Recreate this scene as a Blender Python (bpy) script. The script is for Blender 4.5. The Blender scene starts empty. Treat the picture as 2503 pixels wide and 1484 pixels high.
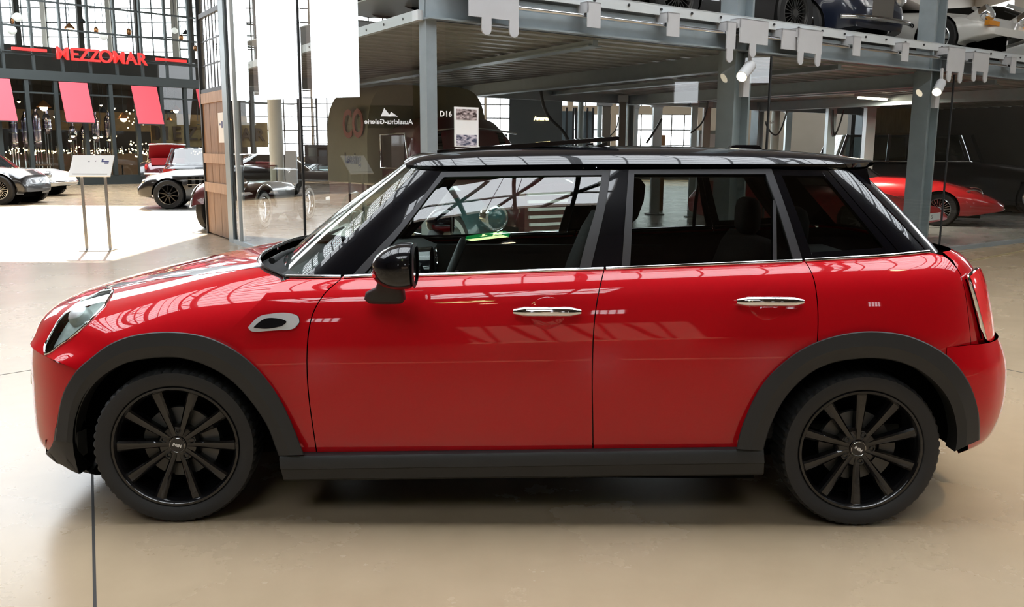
import bpy, bmesh, math, random
import numpy as np
from mathutils import Vector, Matrix
from mathutils.geometry import delaunay_2d_cdt
random.seed(7)
rng = np.random.default_rng(7)
scene = bpy.context.scene
C = scene.collection

# ---------------------------------------------------------------- camera
F_PX, PITCH, ROLL, EYE = 2168.0, math.radians(9.84), math.radians(0.31), 1.398
IW, IH = 2503.0, 1484.0
CXP, CYP = IW / 2, IH / 2
fwd = np.array([0, math.cos(PITCH), -math.sin(PITCH)])
rt0 = np.array([1.0, 0, 0]); up0 = np.array([0, math.sin(PITCH), math.cos(PITCH)])
rgt = math.cos(ROLL) * rt0 + math.sin(ROLL) * up0
upv = math.cos(ROLL) * up0 - math.sin(ROLL) * rt0
EYEP = np.array([0, 0, EYE])
cd = bpy.data.cameras.new('camera'); cam = bpy.data.objects.new('camera', cd); C.objects.link(cam)
cd.sensor_width = 36.0; cd.lens = 36.0 * F_PX / IW; cd.clip_start = 0.05; cd.clip_end = 300
M = Matrix(((rgt[0], upv[0], -fwd[0], 0), (rgt[1], upv[1], -fwd[1], 0), (rgt[2], upv[2], -fwd[2], EYE), (0, 0, 0, 1)))
cam.matrix_world = M
scene.camera = cam

# ---------------------------------------------------------------- world, sun, exposure
SKY = 9.0
w = bpy.data.worlds.new('sky'); scene.world = w; w.use_nodes = True
bg = w.node_tree.nodes['Background']; bg.inputs[0].default_value = (0.90, 0.95, 1.0, 1); bg.inputs[1].default_value = SKY
sd = bpy.data.lights.new('sun', 'SUN'); so = bpy.data.objects.new('sun', sd); C.objects.link(so)
sd.energy = 26; sd.angle = math.radians(0.6); sd.color = (1.0, 0.93, 0.82)
SUN_DIR = Vector((3.0, -8.0, -8.0)).normalized()          # travels right, towards the viewer and down
so.rotation_euler = SUN_DIR.to_track_quat('-Z', 'Y').to_euler(); so.location = (-9, 19, 12)
vs = scene.view_settings
vs.view_transform = 'Standard'; vs.look = 'None'; vs.gamma = 1; vs.use_curve_mapping = False; vs.exposure = 0.08
try:
    scene.cycles.use_denoising = True
    scene.cycles.max_bounces = 9; scene.cycles.diffuse_bounces = 4; scene.cycles.glossy_bounces = 4
    scene.cycles.transparent_max_bounces = 24; scene.cycles.transmission_bounces = 4
    scene.cycles.sample_clamp_indirect = 8.0; scene.cycles.caustics_reflective = False; scene.cycles.caustics_refractive = False
except Exception:
    pass

# ---------------------------------------------------------------- pixel <-> place
def ray(px, py):
    return fwd + rgt * (px - CXP) / F_PX - upv * (py - CYP) / F_PX
def ony(px, py, y):
    d = ray(px, py); return EYEP + d * (y / d[1])
def onz(px, py, z=0.0):
    d = ray(px, py); return EYEP + d * ((z - EYE) / d[2])
def onpl(px, py, p0, n):
    d = ray(px, py); n = np.array(n, float); return EYEP + d * (((np.array(p0, float) - EYEP) @ n) / (d @ n))
def proj(p):
    v = np.asarray(p, float) - EYEP; z = v @ fwd
    return np.stack([CXP + F_PX * (v @ rgt) / z, CYP - F_PX * (v @ upv) / z], -1)

# ---------------------------------------------------------------- materials
MATS = {}
def new_mat(name):
    m = bpy.data.materials.new(name); m.use_nodes = True; nt = m.node_tree
    return m, nt, nt.nodes['Principled BSDF']
def mat(name, col, rough=0.5, metal=0.0, coat=0.0, emit=None, es=1.0, noise=0.0, nscale=8.0, bump=0.0, bscale=60.0, spec=0.5, stretch=None, rvar=0.0):
    if name in MATS: return MATS[name]
    m, nt, b = new_mat(name)
    b.inputs['Base Color'].default_value = (*col, 1); b.inputs['Roughness'].default_value = rough; b.inputs['Metallic'].default_value = metal
    b.inputs['Coat Weight'].default_value = coat; b.inputs['Coat Roughness'].default_value = 0.02
    b.inputs['Specular IOR Level'].default_value = spec
    if emit: b.inputs['Emission Color'].default_value = (*emit, 1); b.inputs['Emission Strength'].default_value = es
    if noise or bump or rvar:
        tc = nt.nodes.new('ShaderNodeTexCoord'); mp = nt.nodes.new('ShaderNodeMapping'); nt.links.new(tc.outputs['Object'], mp.inputs[0])
        if stretch: mp.inputs['Scale'].default_value = stretch
    if noise or rvar:
        n = nt.nodes.new('ShaderNodeTexNoise'); n.inputs['Scale'].default_value = nscale; n.inputs['Detail'].default_value = 6
        nt.links.new(mp.outputs[0], n.inputs['Vector'])
    if noise:
        r = nt.nodes.new('ShaderNodeMix'); r.data_type = 'RGBA'
        r.inputs[6].default_value = (*[max(0, c * (1 - noise)) for c in col], 1); r.inputs[7].default_value = (*[min(1, c * (1 + noise)) for c in col], 1)
        nt.links.new(n.outputs['Fac'], r.inputs[0]); nt.links.new(r.outputs[2], b.inputs['Base Color'])
    if rvar:
        mr = nt.nodes.new('ShaderNodeMapRange'); mr.inputs[3].default_value = max(0, rough - rvar); mr.inputs[4].default_value = rough + rvar
        nt.links.new(n.outputs['Fac'], mr.inputs[0]); nt.links.new(mr.outputs[0], b.inputs['Roughness'])
    if bump:
        n2 = nt.nodes.new('ShaderNodeTexNoise'); n2.inputs['Scale'].default_value = bscale; n2.inputs['Detail'].default_value = 3
        nt.links.new(mp.outputs[0], n2.inputs['Vector'])
        bp = nt.nodes.new('ShaderNodeBump'); bp.inputs['Strength'].default_value = bump; bp.inputs['Distance'].default_value = 0.01
        nt.links.new(n2.outputs['Fac'], bp.inputs['Height']); nt.links.new(bp.outputs[0], b.inputs['Normal'])
    MATS[name] = m
    return m
def glass(name, tint=(0.95, 0.97, 0.96), ior=1.7, rough=0.0, haze=0.0):
    if name in MATS: return MATS[name]
    m = bpy.data.materials.new(name); m.use_nodes = True; nt = m.node_tree; nt.nodes.clear()
    N = nt.nodes.new; L = nt.links.new
    out = N('ShaderNodeOutputMaterial'); mix = N('ShaderNodeMixShader'); tr = N('ShaderNodeBsdfTransparent'); gl = N('ShaderNodeBsdfGlossy')
    tr.inputs[0].default_value = (*tint, 1); gl.inputs['Roughness'].default_value = rough
    fr = N('ShaderNodeFresnel'); ge = N('ShaderNodeNewGeometry'); mr = N('ShaderNodeMapRange')
    mr.inputs[3].default_value = ior; mr.inputs[4].default_value = 1 / ior
    L(ge.outputs['Backfacing'], mr.inputs[0]); L(mr.outputs[0], fr.inputs['IOR'])
    L(fr.outputs[0], mix.inputs[0]); L(tr.outputs[0], mix.inputs[1]); L(gl.outputs[0], mix.inputs[2])
    last = mix
    if haze:
        df = N('ShaderNodeBsdfDiffuse'); df.inputs[0].default_value = (0.75, 0.8, 0.8, 1); m2 = N('ShaderNodeMixShader'); m2.inputs[0].default_value = haze
        L(mix.outputs[0], m2.inputs[1]); L(df.outputs[0], m2.inputs[2]); last = m2
    L(last.outputs[0], out.inputs[0])
    MATS[name] = m
    return m

# ---------------------------------------------------------------- mesh helpers
class MB:
    def __init__(s): s.v = []; s.f = []
    def add(s, vs_, fs_):
        o = len(s.v); s.v += [tuple(p) for p in vs_]; s.f += [tuple(i + o for i in f) for f in fs_]; return s
    def box(s, x0, x1, y0, y1, z0, z1, T=None):
        vs_ = [(x, y, z) for z in (z0, z1) for y in (y0, y1) for x in (x0, x1)]
        if T is not None: vs_ = [tuple(T @ Vector(p)) for p in vs_]
        return s.add(vs_, [(0, 2, 3, 1), (4, 5, 7, 6), (0, 1, 5, 4), (2, 6, 7, 3), (0, 4, 6, 2), (1, 3, 7, 5)])
    def cbox(s, c, d, T=None):
        return s.box(c[0] - d[0] / 2, c[0] + d[0] / 2, c[1] - d[1] / 2, c[1] + d[1] / 2, c[2] - d[2] / 2, c[2] + d[2] / 2, T)
    def bar(s, a, b, wd, ht, up=(0, 0, 1)):
        a = np.array(a, float); b = np.array(b, float); d = b - a; L = np.linalg.norm(d); d /= L
        u = np.array(up, float); r = np.cross(d, u)
        if np.linalg.norm(r) < 1e-6: r = np.cross(d, (1, 0, 0))
        r /= np.linalg.norm(r); u = np.cross(r, d)
        vs_ = [p + r * i * wd / 2 + u * j * ht / 2 for p in (a, b) for j in (-1, 1) for i in (-1, 1)]
        return s.add(vs_, [(0, 1, 3, 2), (4, 6, 7, 5), (0, 4, 5, 1), (2, 3, 7, 6), (0, 2, 6, 4), (1, 5, 7, 3)])
    def tube(s, path, r, n=8, caps=True, closed=False):
        P = [np.array(p, float) for p in path]; K = len(P); rr = r if hasattr(r, '__len__') else [r] * K
        ref = None; rings = []
        for i in range(K):
            t = (P[(i + 1) % K] - P[i - 1]) if closed else (P[min(i + 1, K - 1)] - P[max(i - 1, 0)])
            t = t / (np.linalg.norm(t) + 1e-12)
            if ref is None:
                ref = np.cross(t, (0, 0, 1.0))
                if np.linalg.norm(ref) < 1e-3: ref = np.cross(t, (1.0, 0, 0))
            ref = ref - t * (ref @ t); ref /= np.linalg.norm(ref); b = np.cross(t, ref)
            rings.append([P[i] + rr[i] * (math.cos(a) * ref + math.sin(a) * b) for a in np.linspace(0, 2 * math.pi, n, endpoint=False)])
        vs_ = [p for rg in rings for p in rg]; fs_ = []
        for i in range(K if closed else K - 1):
            j = (i + 1) % K
            for k in range(n): fs_.append((i * n + k, i * n + (k + 1) % n, j * n + (k + 1) % n, j * n + k))
        if caps and not closed: fs_ += [tuple(range(n - 1, -1, -1)), tuple((K - 1) * n + k for k in range(n))]
        return s.add(vs_, fs_)
    def lathe(s, prof, n=32, c=(0, 0, 0), axis='z', closed=False, mod=None):
        vs_ = []; fs_ = []; K = len(prof)
        for i in range(n):
            a = 2 * math.pi * i / n
            for k, (r, h) in enumerate(prof):
                q = r + (mod(i, k) if mod else 0)
                p = (q * math.cos(a), q * math.sin(a), h)
                if axis == 'y': p = (p[0], p[2], p[1])
                if axis == 'x': p = (p[2], p[0], p[1])
                vs_.append((p[0] + c[0], p[1] + c[1], p[2] + c[2]))
        for i in range(n):
            j = (i + 1) % n
            for k in range(K if closed else K - 1):
                l = (k + 1) % K; fs_.append((i * K + k, j * K + k, j * K + l, i * K + l))
        return s.add(vs_, fs_)
    def prism(s, poly, h0, h1, T=None):
        n = len(poly); vs_ = [(p[0], p[1], h0) for p in poly] + [(p[0], p[1], h1) for p in poly]
        if T is not None: vs_ = [tuple(T @ Vector(p)) for p in vs_]
        fs_ = [tuple(range(n - 1, -1, -1)), tuple(range(n, 2 * n))] + [(i, (i + 1) % n, (i + 1) % n + n, i + n) for i in range(n)]
        return s.add(vs_, fs_)
    def grid(s, P, closed_u=False, closed_v=False):
        nu, nv = len(P), len(P[0]); fs_ = []
        for i in range(nu if closed_u else nu - 1):
            for j in range(nv if closed_v else nv - 1):
                a, b = (i + 1) % nu, (j + 1) % nv
                fs_.append((i * nv + j, a * nv + j, a * nv + b, i * nv + b))
        return s.add([p for r_ in P for p in r_], fs_)
    def ball(s, c, r, nu=12, nv=8, sc=(1, 1, 1)):
        P = []
        for i in range(nv + 1):
            t = math.pi * i / nv
            P.append([(c[0] + sc[0] * r * math.sin(t) * math.cos(a), c[1] + sc[1] * r * math.sin(t) * math.sin(a), c[2] + sc[2] * r * math.cos(t)) for a in np.linspace(0, 2 * math.pi, nu, endpoint=False)])
        return s.grid(P, closed_v=True)
    def xf(s, T): s.v = [tuple(T @ Vector(p)) for p in s.v]; return s
    def mesh(s, name, m, smooth=None):
        me = bpy.data.meshes.new(name); me.from_pydata([tuple(map(float, p)) for p in s.v], [], s.f); me.validate()
        bm = bmesh.new(); bm.from_mesh(me); bmesh.ops.remove_doubles(bm, verts=bm.verts, dist=1e-5); bmesh.ops.recalc_face_normals(bm, faces=bm.faces); bm.to_mesh(me); bm.free()
        me.materials.append(m)
        if smooth is not None:
            me.polygons.foreach_set('use_smooth', [True] * len(me.polygons)); me.set_sharp_from_angle(angle=math.radians(smooth))
        return me
    def obj(s, name, m, parent=None, smooth=None, loc=None):
        return link(name, s.mesh(name, m, smooth), parent, loc)
def link(name, data, parent=None, loc=None, rot=None):
    o = bpy.data.objects.new(name, data); C.objects.link(o)
    if parent is not None: o.parent = parent
    if loc is not None: o.location = loc
    if rot is not None: o.rotation_euler = rot
    return o
def tag(o, label=None, cat=None, group=None, kind=None):
    if label: o['label'] = label
    if cat: o['category'] = cat
    if group: o['group'] = group
    if kind: o['kind'] = kind
    return o
def thing(name, label, cat, loc=(0, 0, 0), rz=0.0, group=None):
    o = bpy.data.objects.new(name, None); C.objects.link(o); o.location = loc; o.rotation_euler = (0, 0, rz); o.empty_display_size = 0.1
    return tag(o, label, cat, group)
def struct(name, mb, m, smooth=None):
    o = mb.obj(name, m, None, smooth); o['kind'] = 'structure'; return o
def text(name, body, size, m, parent=None, T=None, extrude=0.002, align='CENTER', spacing=1.0, bold=0.0):
    cu = bpy.data.curves.new(name, 'FONT'); cu.body = body; cu.size = size; cu.extrude = extrude; cu.align_x = align; cu.align_y = 'CENTER'; cu.space_character = spacing; cu.offset = bold; cu.resolution_u = 3
    o = bpy.data.objects.new(name + '_tmp', cu); C.objects.link(o)
    dg = bpy.context.evaluated_depsgraph_get(); me = bpy.data.meshes.new_from_object(o.evaluated_get(dg)); bpy.data.objects.remove(o)
    me.materials.clear(); me.materials.append(m)
    if T is not None: me.transform(T)
    return link(name, me, parent)
def frame(o, xa, ya):
    """4x4 whose local x / y / z axes are xa, ya, xa x ya, at o"""
    x = Vector(xa).normalized(); y = Vector(ya); y = (y - x * y.dot(x)).normalized(); z = x.cross(y)
    return Matrix(((x[0], y[0], z[0], o[0]), (x[1], y[1], z[1], o[1]), (x[2], y[2], z[2], o[2]), (0, 0, 0, 1)))
def copy_tree(o, parent=None):
    c = o.copy(); C.objects.link(c); c.parent = parent
    for ch in list(o.children): copy_tree(ch, c)
    return c

# ---------------------------------------------------------------- interpolating spline patches
def spbasis(k, q):
    """matrix B (len(q) x len(k)) of the natural cubic spline through knots k"""
    k = np.asarray(k, float); n = len(k); h = np.diff(k); I = np.eye(n)
    A = np.zeros((n, n)); R_ = np.zeros((n, n)); A[0, 0] = A[-1, -1] = 1
    for i in range(1, n - 1):
        A[i, i - 1] = h[i - 1]; A[i, i] = 2 * (h[i - 1] + h[i]); A[i, i + 1] = h[i]
        R_[i] = 6 * ((I[i + 1] - I[i]) / h[i] - (I[i] - I[i - 1]) / h[i - 1])
    Mm = np.linalg.solve(A, R_)
    q = np.asarray(q, float); i = np.clip(np.searchsorted(k, q) - 1, 0, n - 2); t = q - k[i]; hi = h[i][:, None]; t = t[:, None]; s_ = hi - t
    return Mm[i] * s_ ** 3 / (6 * hi) + Mm[i + 1] * t ** 3 / (6 * hi) + (I[i] / hi - Mm[i] * hi / 6) * s_ + (I[i + 1] / hi - Mm[i + 1] * hi / 6) * t
def curve(pts, n):
    P = np.asarray(pts, float)
    if len(P) < 3: return P[0] + (P[-1] - P[0]) * np.linspace(0, 1, n)[:, None]
    k = np.concatenate([[0], np.cumsum(np.linalg.norm(np.diff(P, axis=0), axis=1))])
    return spbasis(k, np.linspace(0, k[-1], n)) @ P
def interp(x, xs, ys):
    return spbasis(xs, np.atleast_1d(np.asarray(x, float))) @ np.asarray(ys, float)
class Patch:
    def __init__(s, net, org=(0, 0, 0)):
        s.net = np.asarray(net, float); s.org = np.asarray(org, float)
        du = np.linalg.norm(np.diff(s.net, axis=0), axis=2).mean(1); dv = np.linalg.norm(np.diff(s.net, axis=1), axis=2).mean(0)
        s.ku = np.concatenate([[0], np.cumsum(du)]); s.kv = np.concatenate([[0], np.cumsum(dv)])
    def ev(s, uv):
        uv = np.asarray(uv, float); return np.einsum('ni,nj,ijk->nk', spbasis(s.ku, uv[:, 0]), spbasis(s.kv, uv[:, 1]), s.net)
    def nrm(s, uv, ref=None):
        e = 1e-3; uv = np.asarray(uv, float)
        a = s.ev(uv + (e, 0)) - s.ev(uv - (e, 0)); b = s.ev(uv + (0, e)) - s.ev(uv - (0, e)); n = np.cross(a, b)
        n /= np.linalg.norm(n, axis=1)[:, None] + 1e-12
        return n
    def px2uv(s, px, it=12):
        px = np.asarray(px, float); U, V = np.meshgrid(np.linspace(0, s.ku[-1], 70), np.linspace(0, s.kv[-1], 50), indexing='ij')
        G = np.stack([U.ravel(), V.ravel()], 1); W = s.ev(G) + s.org; Q = proj(W)
        n = s.nrm(G) * s.flip; front = ((W - EYEP) * n).sum(1) < 0
        D = ((px[:, None] - Q[None]) ** 2).sum(2) + np.where(front, 0, 1e5)[None]
        uv = G[D.argmin(1)].copy(); e = 1e-3; uv0 = uv.copy()
        f = lambda q: proj(s.ev(q) + s.org)
        for _ in range(it):
            p0 = f(uv); a = (f(uv + (e, 0)) - p0) / e; b = (f(uv + (0, e)) - p0) / e; r = px - p0
            det = a[:, 0] * b[:, 1] - a[:, 1] * b[:, 0]; det = np.where(np.abs(det) < 1e2, np.inf, det)
            d = np.stack([(r[:, 0] * b[:, 1] - r[:, 1] * b[:, 0]) / det, (a[:, 0] * r[:, 1] - a[:, 1] * r[:, 0]) / det], 1)
            uv = uv + np.clip(d, -0.08, 0.08)
            uv[:, 0] = np.clip(uv[:, 0], -0.02, s.ku[-1] + 0.02); uv[:, 1] = np.clip(uv[:, 1], -0.02, s.kv[-1] + 0.02)
        return uv
    flip = 1.0
def densify(curves, step=7.0):
    """closed pixel outline from splined pieces"""
    out = []
    for c in curves:
        c = np.asarray(c, float); L = np.linalg.norm(np.diff(c, axis=0), axis=1).sum()
        q = curve(c, max(2, int(L / step) + 1)); out.append(q if not out or np.linalg.norm(out[-1][-1] - q[0]) > 0.5 else q[1:])
    q = np.concatenate(out)
    return q[:-1] if np.linalg.norm(q[0] - q[-1]) < 0.5 else q
def area2(p):
    q = np.roll(p, -1, 0); return (p[:, 0] * q[:, 1] - q[:, 0] * p[:, 1]).sum() / 2
def inset(p, g):
    if area2(p) < 0: p = p[::-1]
    a = p - np.roll(p, 1, 0); b = np.roll(p, -1, 0) - p
    na = np.stack([-a[:, 1], a[:, 0]], 1); nb = np.stack([-b[:, 1], b[:, 0]], 1)
    na /= np.linalg.norm(na, axis=1)[:, None] + 1e-12; nb /= np.linalg.norm(nb, axis=1)[:, None] + 1e-12
    n = na + nb; l = np.linalg.norm(n, axis=1)[:, None]; n = n / np.maximum(l, 0.3); k = 1 / np.maximum((n * na).sum(1), 0.45)
    return p + n * (g * k)[:, None]
def inside(p, q):
    x, y = q[:, 0], q[:, 1]; r = np.zeros(len(q), bool); a = p; b = np.roll(p, -1, 0)
    for (x0, y0), (x1, y1) in zip(a, b):
        if y0 == y1: continue
        r ^= ((y0 > y) != (y1 > y)) & (x < (x1 - x0) * (y - y0) / (y1 - y0) + x0)
    return r
def tri_region(p, res, holes=()):
    """2-D triangulation of outline p (n x 2) with inner grid points; returns pts, tris, n_border"""
    lo, hi = p.min(0), p.max(0)
    gx = np.arange(lo[0] + res * .5, hi[0], res); gy = np.arange(lo[1] + res * .5, hi[1], res)
    G = np.array([(x, y) for x in gx for y in gy]) if len(gx) and len(gy) else np.zeros((0, 2))
    if len(G):
        G = G[inside(p, G)]
        for h in holes:
            if len(G): G = G[~inside(h, G)]
        B = np.concatenate([p, *holes]) if holes else p
        if len(G): G = G[np.sqrt(((G[:, None] - B[None]) ** 2).sum(2)).min(1) > res * .45]
    V = [p]; E = [(i, (i + 1) % len(p)) for i in range(len(p))]; o = len(p)
    for h in holes:
        V.append(h); E += [(o + i, o + (i + 1) % len(h)) for i in range(len(h))]; o += len(h)
    nb = o
    if len(G): V.append(G)
    V = np.concatenate(V)
    r = delaunay_2d_cdt([Vector((a, b)) for a, b in V], E, [], 1, 1e-7)
    P2 = np.array([tuple(v) for v in r[0]]); T = [t for t in r[2] if len(t) == 3]
    if T:
        T = np.array(T); cen = P2[T].mean(1); ok = inside(p, cen)
        for h in holes: ok &= ~inside(h, cen)
        T = T[ok]
    return P2, T
def surf_mesh(name, pts, nr, tris, m, border=None, depth=0.0, mirror=False):
    """mesh with analytic normals, plus a flange along the border loops going inwards"""
    V = pts; N = nr; Fs = [tuple(t) for t in tris]
    v0, v1, v2 = V[[t[0] for t in Fs]], V[[t[1] for t in Fs]], V[[t[2] for t in Fs]]
    fn = np.cross(v1 - v0, v2 - v0); d = (fn * N[[t[0] for t in Fs]]).sum(1)
    Fs = [t if q > 0 else (t[0], t[2], t[1]) for t, q in zip(Fs, d)]
    if depth and border:
        for loop, nl in border:
            k = len(loop); o = len(V); cen = loop.mean(0)
            tang = np.roll(loop, -1, 0) - np.roll(loop, 1, 0); side = np.cross(tang, nl); side /= np.linalg.norm(side, axis=1)[:, None] + 1e-12
            V = np.concatenate([V, loop, loop - nl * depth]); N = np.concatenate([N, side * .8 + nl * .6, side])
            Fs += [(o + i, o + (i + 1) % k, o + k + (i + 1) % k, o + k + i) for i in range(k)]
    if mirror:
        V = V * (1, -1, 1); N = N * (1, -1, 1); Fs = [f[::-1] for f in Fs]
    me = bpy.data.meshes.new(name); me.from_pydata([tuple(map(float, p)) for p in V], [], Fs); me.materials.append(m)
    me.polygons.foreach_set('use_smooth', [True] * len(me.polygons))
    N = N / (np.linalg.norm(N, axis=1)[:, None] + 1e-12)
    try: me.normals_split_custom_set_from_vertices([tuple(map(float, n)) for n in N])
    except Exception as ex: print('normals', ex)
    return me
def panel(name, patch, outline, m, parent, gap=0.002, res=0.03, depth=0.014, off=0.0, both=True, uv=False, holes=(), label=None):
    p = np.asarray(outline, float) if uv else patch.px2uv(outline)
    p = inset(p, gap)
    hs = [inset(np.asarray(h, float) if uv else patch.px2uv(h), -gap * .3) for h in holes]
    P2, T = tri_region(p, res, hs)
    n = patch.nrm(P2) * patch.flip; pts = patch.ev(P2) + n * off
    bl = []
    for l in [p] + hs:
        nl = patch.nrm(l) * patch.flip; bl.append((patch.ev(l) + nl * off, nl))
    r = []
    for mir in ((False, True) if both else (False,)):
        o = link(name, surf_mesh(name, pts, n, T, m, bl, depth, mir), parent); r.append(o)
        if label: o['label'] = label
    return r
# ================================================================= the hall
M_white = mat('white_print', (0.85, 0.85, 0.84), 0.5)
def floor_mat():
    m, nt, b = new_mat('polished_concrete'); N = nt.nodes.new; L = nt.links.new
    tc = N('ShaderNodeTexCoord'); n1 = N('ShaderNodeTexNoise'); n1.inputs['Scale'].default_value = .9; n1.inputs['Detail'].default_value = 8; n1.inputs['Roughness'].default_value = .62
    n2 = N('ShaderNodeTexNoise'); n2.inputs['Scale'].default_value = 7; n2.inputs['Detail'].default_value = 6
    L(tc.outputs['Object'], n1.inputs['Vector']); L(tc.outputs['Object'], n2.inputs['Vector'])
    mx = N('ShaderNodeMath'); mx.operation = 'ADD'; L(n1.outputs['Fac'], mx.inputs[0])
    ml = N('ShaderNodeMath'); ml.operation = 'MULTIPLY'; ml.inputs[1].default_value = .35; L(n2.outputs['Fac'], ml.inputs[0]); L(ml.outputs[0], mx.inputs[1])
    cr = N('ShaderNodeValToRGB'); cr.color_ramp.elements[0].position = .25; cr.color_ramp.elements[0].color = (.275, .205, .130, 1); cr.color_ramp.elements[1].position = 1.0; cr.color_ramp.elements[1].color = (.365, .280, .185, 1)
    L(mx.outputs[0], cr.inputs[0]); L(cr.outputs[0], b.inputs['Base Color']); b.inputs['Specular IOR Level'].default_value = .3
    mr = N('ShaderNodeMapRange'); mr.inputs[3].default_value = .22; mr.inputs[4].default_value = .32; L(n1.outputs['Fac'], mr.inputs[0]); L(mr.outputs[0], b.inputs['Roughness'])
    bp = N('ShaderNodeBump'); bp.inputs['Strength'].default_value = .015; bp.inputs['Distance'].default_value = .01; L(n2.outputs['Fac'], bp.inputs['Height']); L(bp.outputs[0], b.inputs['Normal'])
    return m
M_floor = floor_mat()
M_gfloor = mat('grey_screed', (.30, .30, .285), .28, noise=.12, nscale=1.5, rvar=.1)
M_joint = mat('joint_sealant', (.02, .018, .016), .7)
M_steel = mat('galvanised_steel', (.36, .42, .45), .42, .55, noise=.14, nscale=9, rvar=.1)
M_steelL = mat('pale_painted_steel', (.62, .66, .68), .4, .1, noise=.06, nscale=6)
M_bracket = mat('grey_powder_coat', (.50, .51, .53), .5, 0, noise=.04, nscale=10)
M_rod = mat('polished_rod', (.80, .82, .85), .16, 1.0, noise=.02)
M_dark = mat('dark_steel', (.03, .032, .035), .5, .3, noise=.1, nscale=10)
M_wall = mat('plaster_grey', (.30, .28, .25), .85, noise=.12, nscale=1.2)
M_brick = mat('dark_brickwork', (.12, .085, .065), .85, noise=.3, nscale=3)
M_roofp = mat('roof_boards', (.13, .115, .10), .8, noise=.2, nscale=2)
M_pane = glass('hall_glass', (.93, .96, .95), 1.5)
M_hoard = mat('deck_metal', (.42, .42, .39), .40, .35, noise=.25, nscale=4, stretch=(1, 1, 1), rvar=.12)
M_wood = None
def wood_mat(name, c0, c1):
    m, nt, b = new_mat(name); N = nt.nodes.new; L = nt.links.new
    tc = N('ShaderNodeTexCoord'); mp = N('ShaderNodeMapping'); mp.inputs['Scale'].default_value = (14, 14, 1.2); L(tc.outputs['Object'], mp.inputs[0])
    n = N('ShaderNodeTexNoise'); n.inputs['Scale'].default_value = 2.0; n.inputs['Detail'].default_value = 8; n.inputs['Distortion'].default_value = .6; L(mp.outputs[0], n.inputs['Vector'])
    cr = N('ShaderNodeValToRGB'); cr.color_ramp.elements[0].position = .3; cr.color_ramp.elements[0].color = (*c0, 1); cr.color_ramp.elements[1].position = .72; cr.color_ramp.elements[1].color = (*c1, 1)
    L(n.outputs['Fac'], cr.inputs[0]); L(cr.outputs[0], b.inputs['Base Color']); b.inputs['Roughness'].default_value = .55
    bp = N('ShaderNodeBump'); bp.inputs['Strength'].default_value = .25; bp.inputs['Distance'].default_value = .004; L(n.outputs['Fac'], bp.inputs['Height']); L(bp.outputs[0], b.inputs['Normal'])
    MATS[name] = m; return m
M_wood = wood_mat('oak_planks', (.17, .085, .04), (.34, .19, .10)); M_wood2 = wood_mat('pale_oak', (.32, .19, .12), (.50, .33, .22))

# ---- floor
XL, XR, YN, YF, ZR = -26.0, 22.0, -16.0, 44.0, 9.0
fl = struct('floor', MB().box(XL, XR, YN, YF, -.2, 0), M_floor)
def joint(a, b, wd=.008):
    MB().bar((a[0], a[1], .0004), (b[0], b[1], .0004), wd, .0012).obj('floor_joint', M_joint, fl)
def through(a, b, l0, l1):
    a, b = np.array(a[:2]), np.array(b[:2]); d = (b - a) / np.linalg.norm(b - a); return a + d * l0, a + d * l1
joint(*through(onz(226, 1180), onz(232, 1484), -2.6, 6), .010)
joint(*through(onz(0, 917), onz(62, 907), -6, 1.2)); joint(*through(onz(2503, 912), onz(2445, 900), -5, 1.4))

# ---- glazed car rack frame of reference
Cn = np.array([-.758, 7.693, 0]); dR = np.array([.81, .587, 0]); dR /= np.linalg.norm(dR); dL = np.array([-.513, .858, 0]); dL /= np.linalg.norm(dL)
oR = np.array([dR[1], -dR[0], 0]); oL = np.array([-dL[1], dL[0], 0])
def Rp(t, z, out=0.0, s=0.0): return Cn + dR * t + oR * out + dL * s + np.array([0, 0, z])
def Lp(s, z, out=0.0): return Cn + dL * s + oL * out + np.array([0, 0, z])
LEN = 18.0; DEP = 6.6; ZB = 2.463
q = [Cn, Cn + dR * LEN, Cn + dR * LEN + dL * 16, Cn + dL * 16]
gf = struct('floor_rack_bay', MB().prism([(p[0], p[1]) for p in q], .0005, .006), M_gfloor)
a = onz(2353, 642); b = onz(2503, 613); a2, b2 = through(a, b, -4, 6)
MB().bar((a2[0], a2[1], .004), (b2[0], b2[1], .004), .05, .008).obj('threshold_strip', mat('brass_strip', (.55, .45, .25), .4, .6), fl)

# ---- roof with skylights
SX0, SX1, SY0, SY1 = -15.0, 16.0, 1.4, 8.6          # skylight above the aisle
OX0, OX1, OY0, OY1 = -21.0, -8.4, 19.9, 31.0         # glazed court
rf = MB()
BX0, BX1, BY0, BY1 = -4.6, 1.4, -8.2, -3.7        # rear skylight over the aisle end
rf.box(XL, XR, YN, BY0, ZR, ZR + .25); rf.box(XL, BX0, BY0, BY1, ZR, ZR + .25); rf.box(BX1, XR, BY0, BY1, ZR, ZR + .25); rf.box(XL, XR, BY1, SY0, ZR, ZR + .25); rf.box(XL, SX0, SY0, SY1, ZR, ZR + .25); rf.box(SX1, XR, SY0, SY1, ZR, ZR + .25)
rf.box(XL, XR, SY1, OY0, ZR, ZR + .25); rf.box(XL, OX0, OY0, OY1, ZR, ZR + .25); rf.box(OX1, XR, OY0, OY1, ZR, ZR + .25); rf.box(XL, XR, OY1, YF, ZR, ZR + .25)
ce = struct('ceiling', rf, M_roofp)
for y in np.linspace(SY0 + .75, SY1 - .75, 8):
    MB().box(SX0, SX1, y - .03, y + .03, ZR + .02, ZR + .12).obj('glazing_bar', M_dark, ce)
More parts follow.
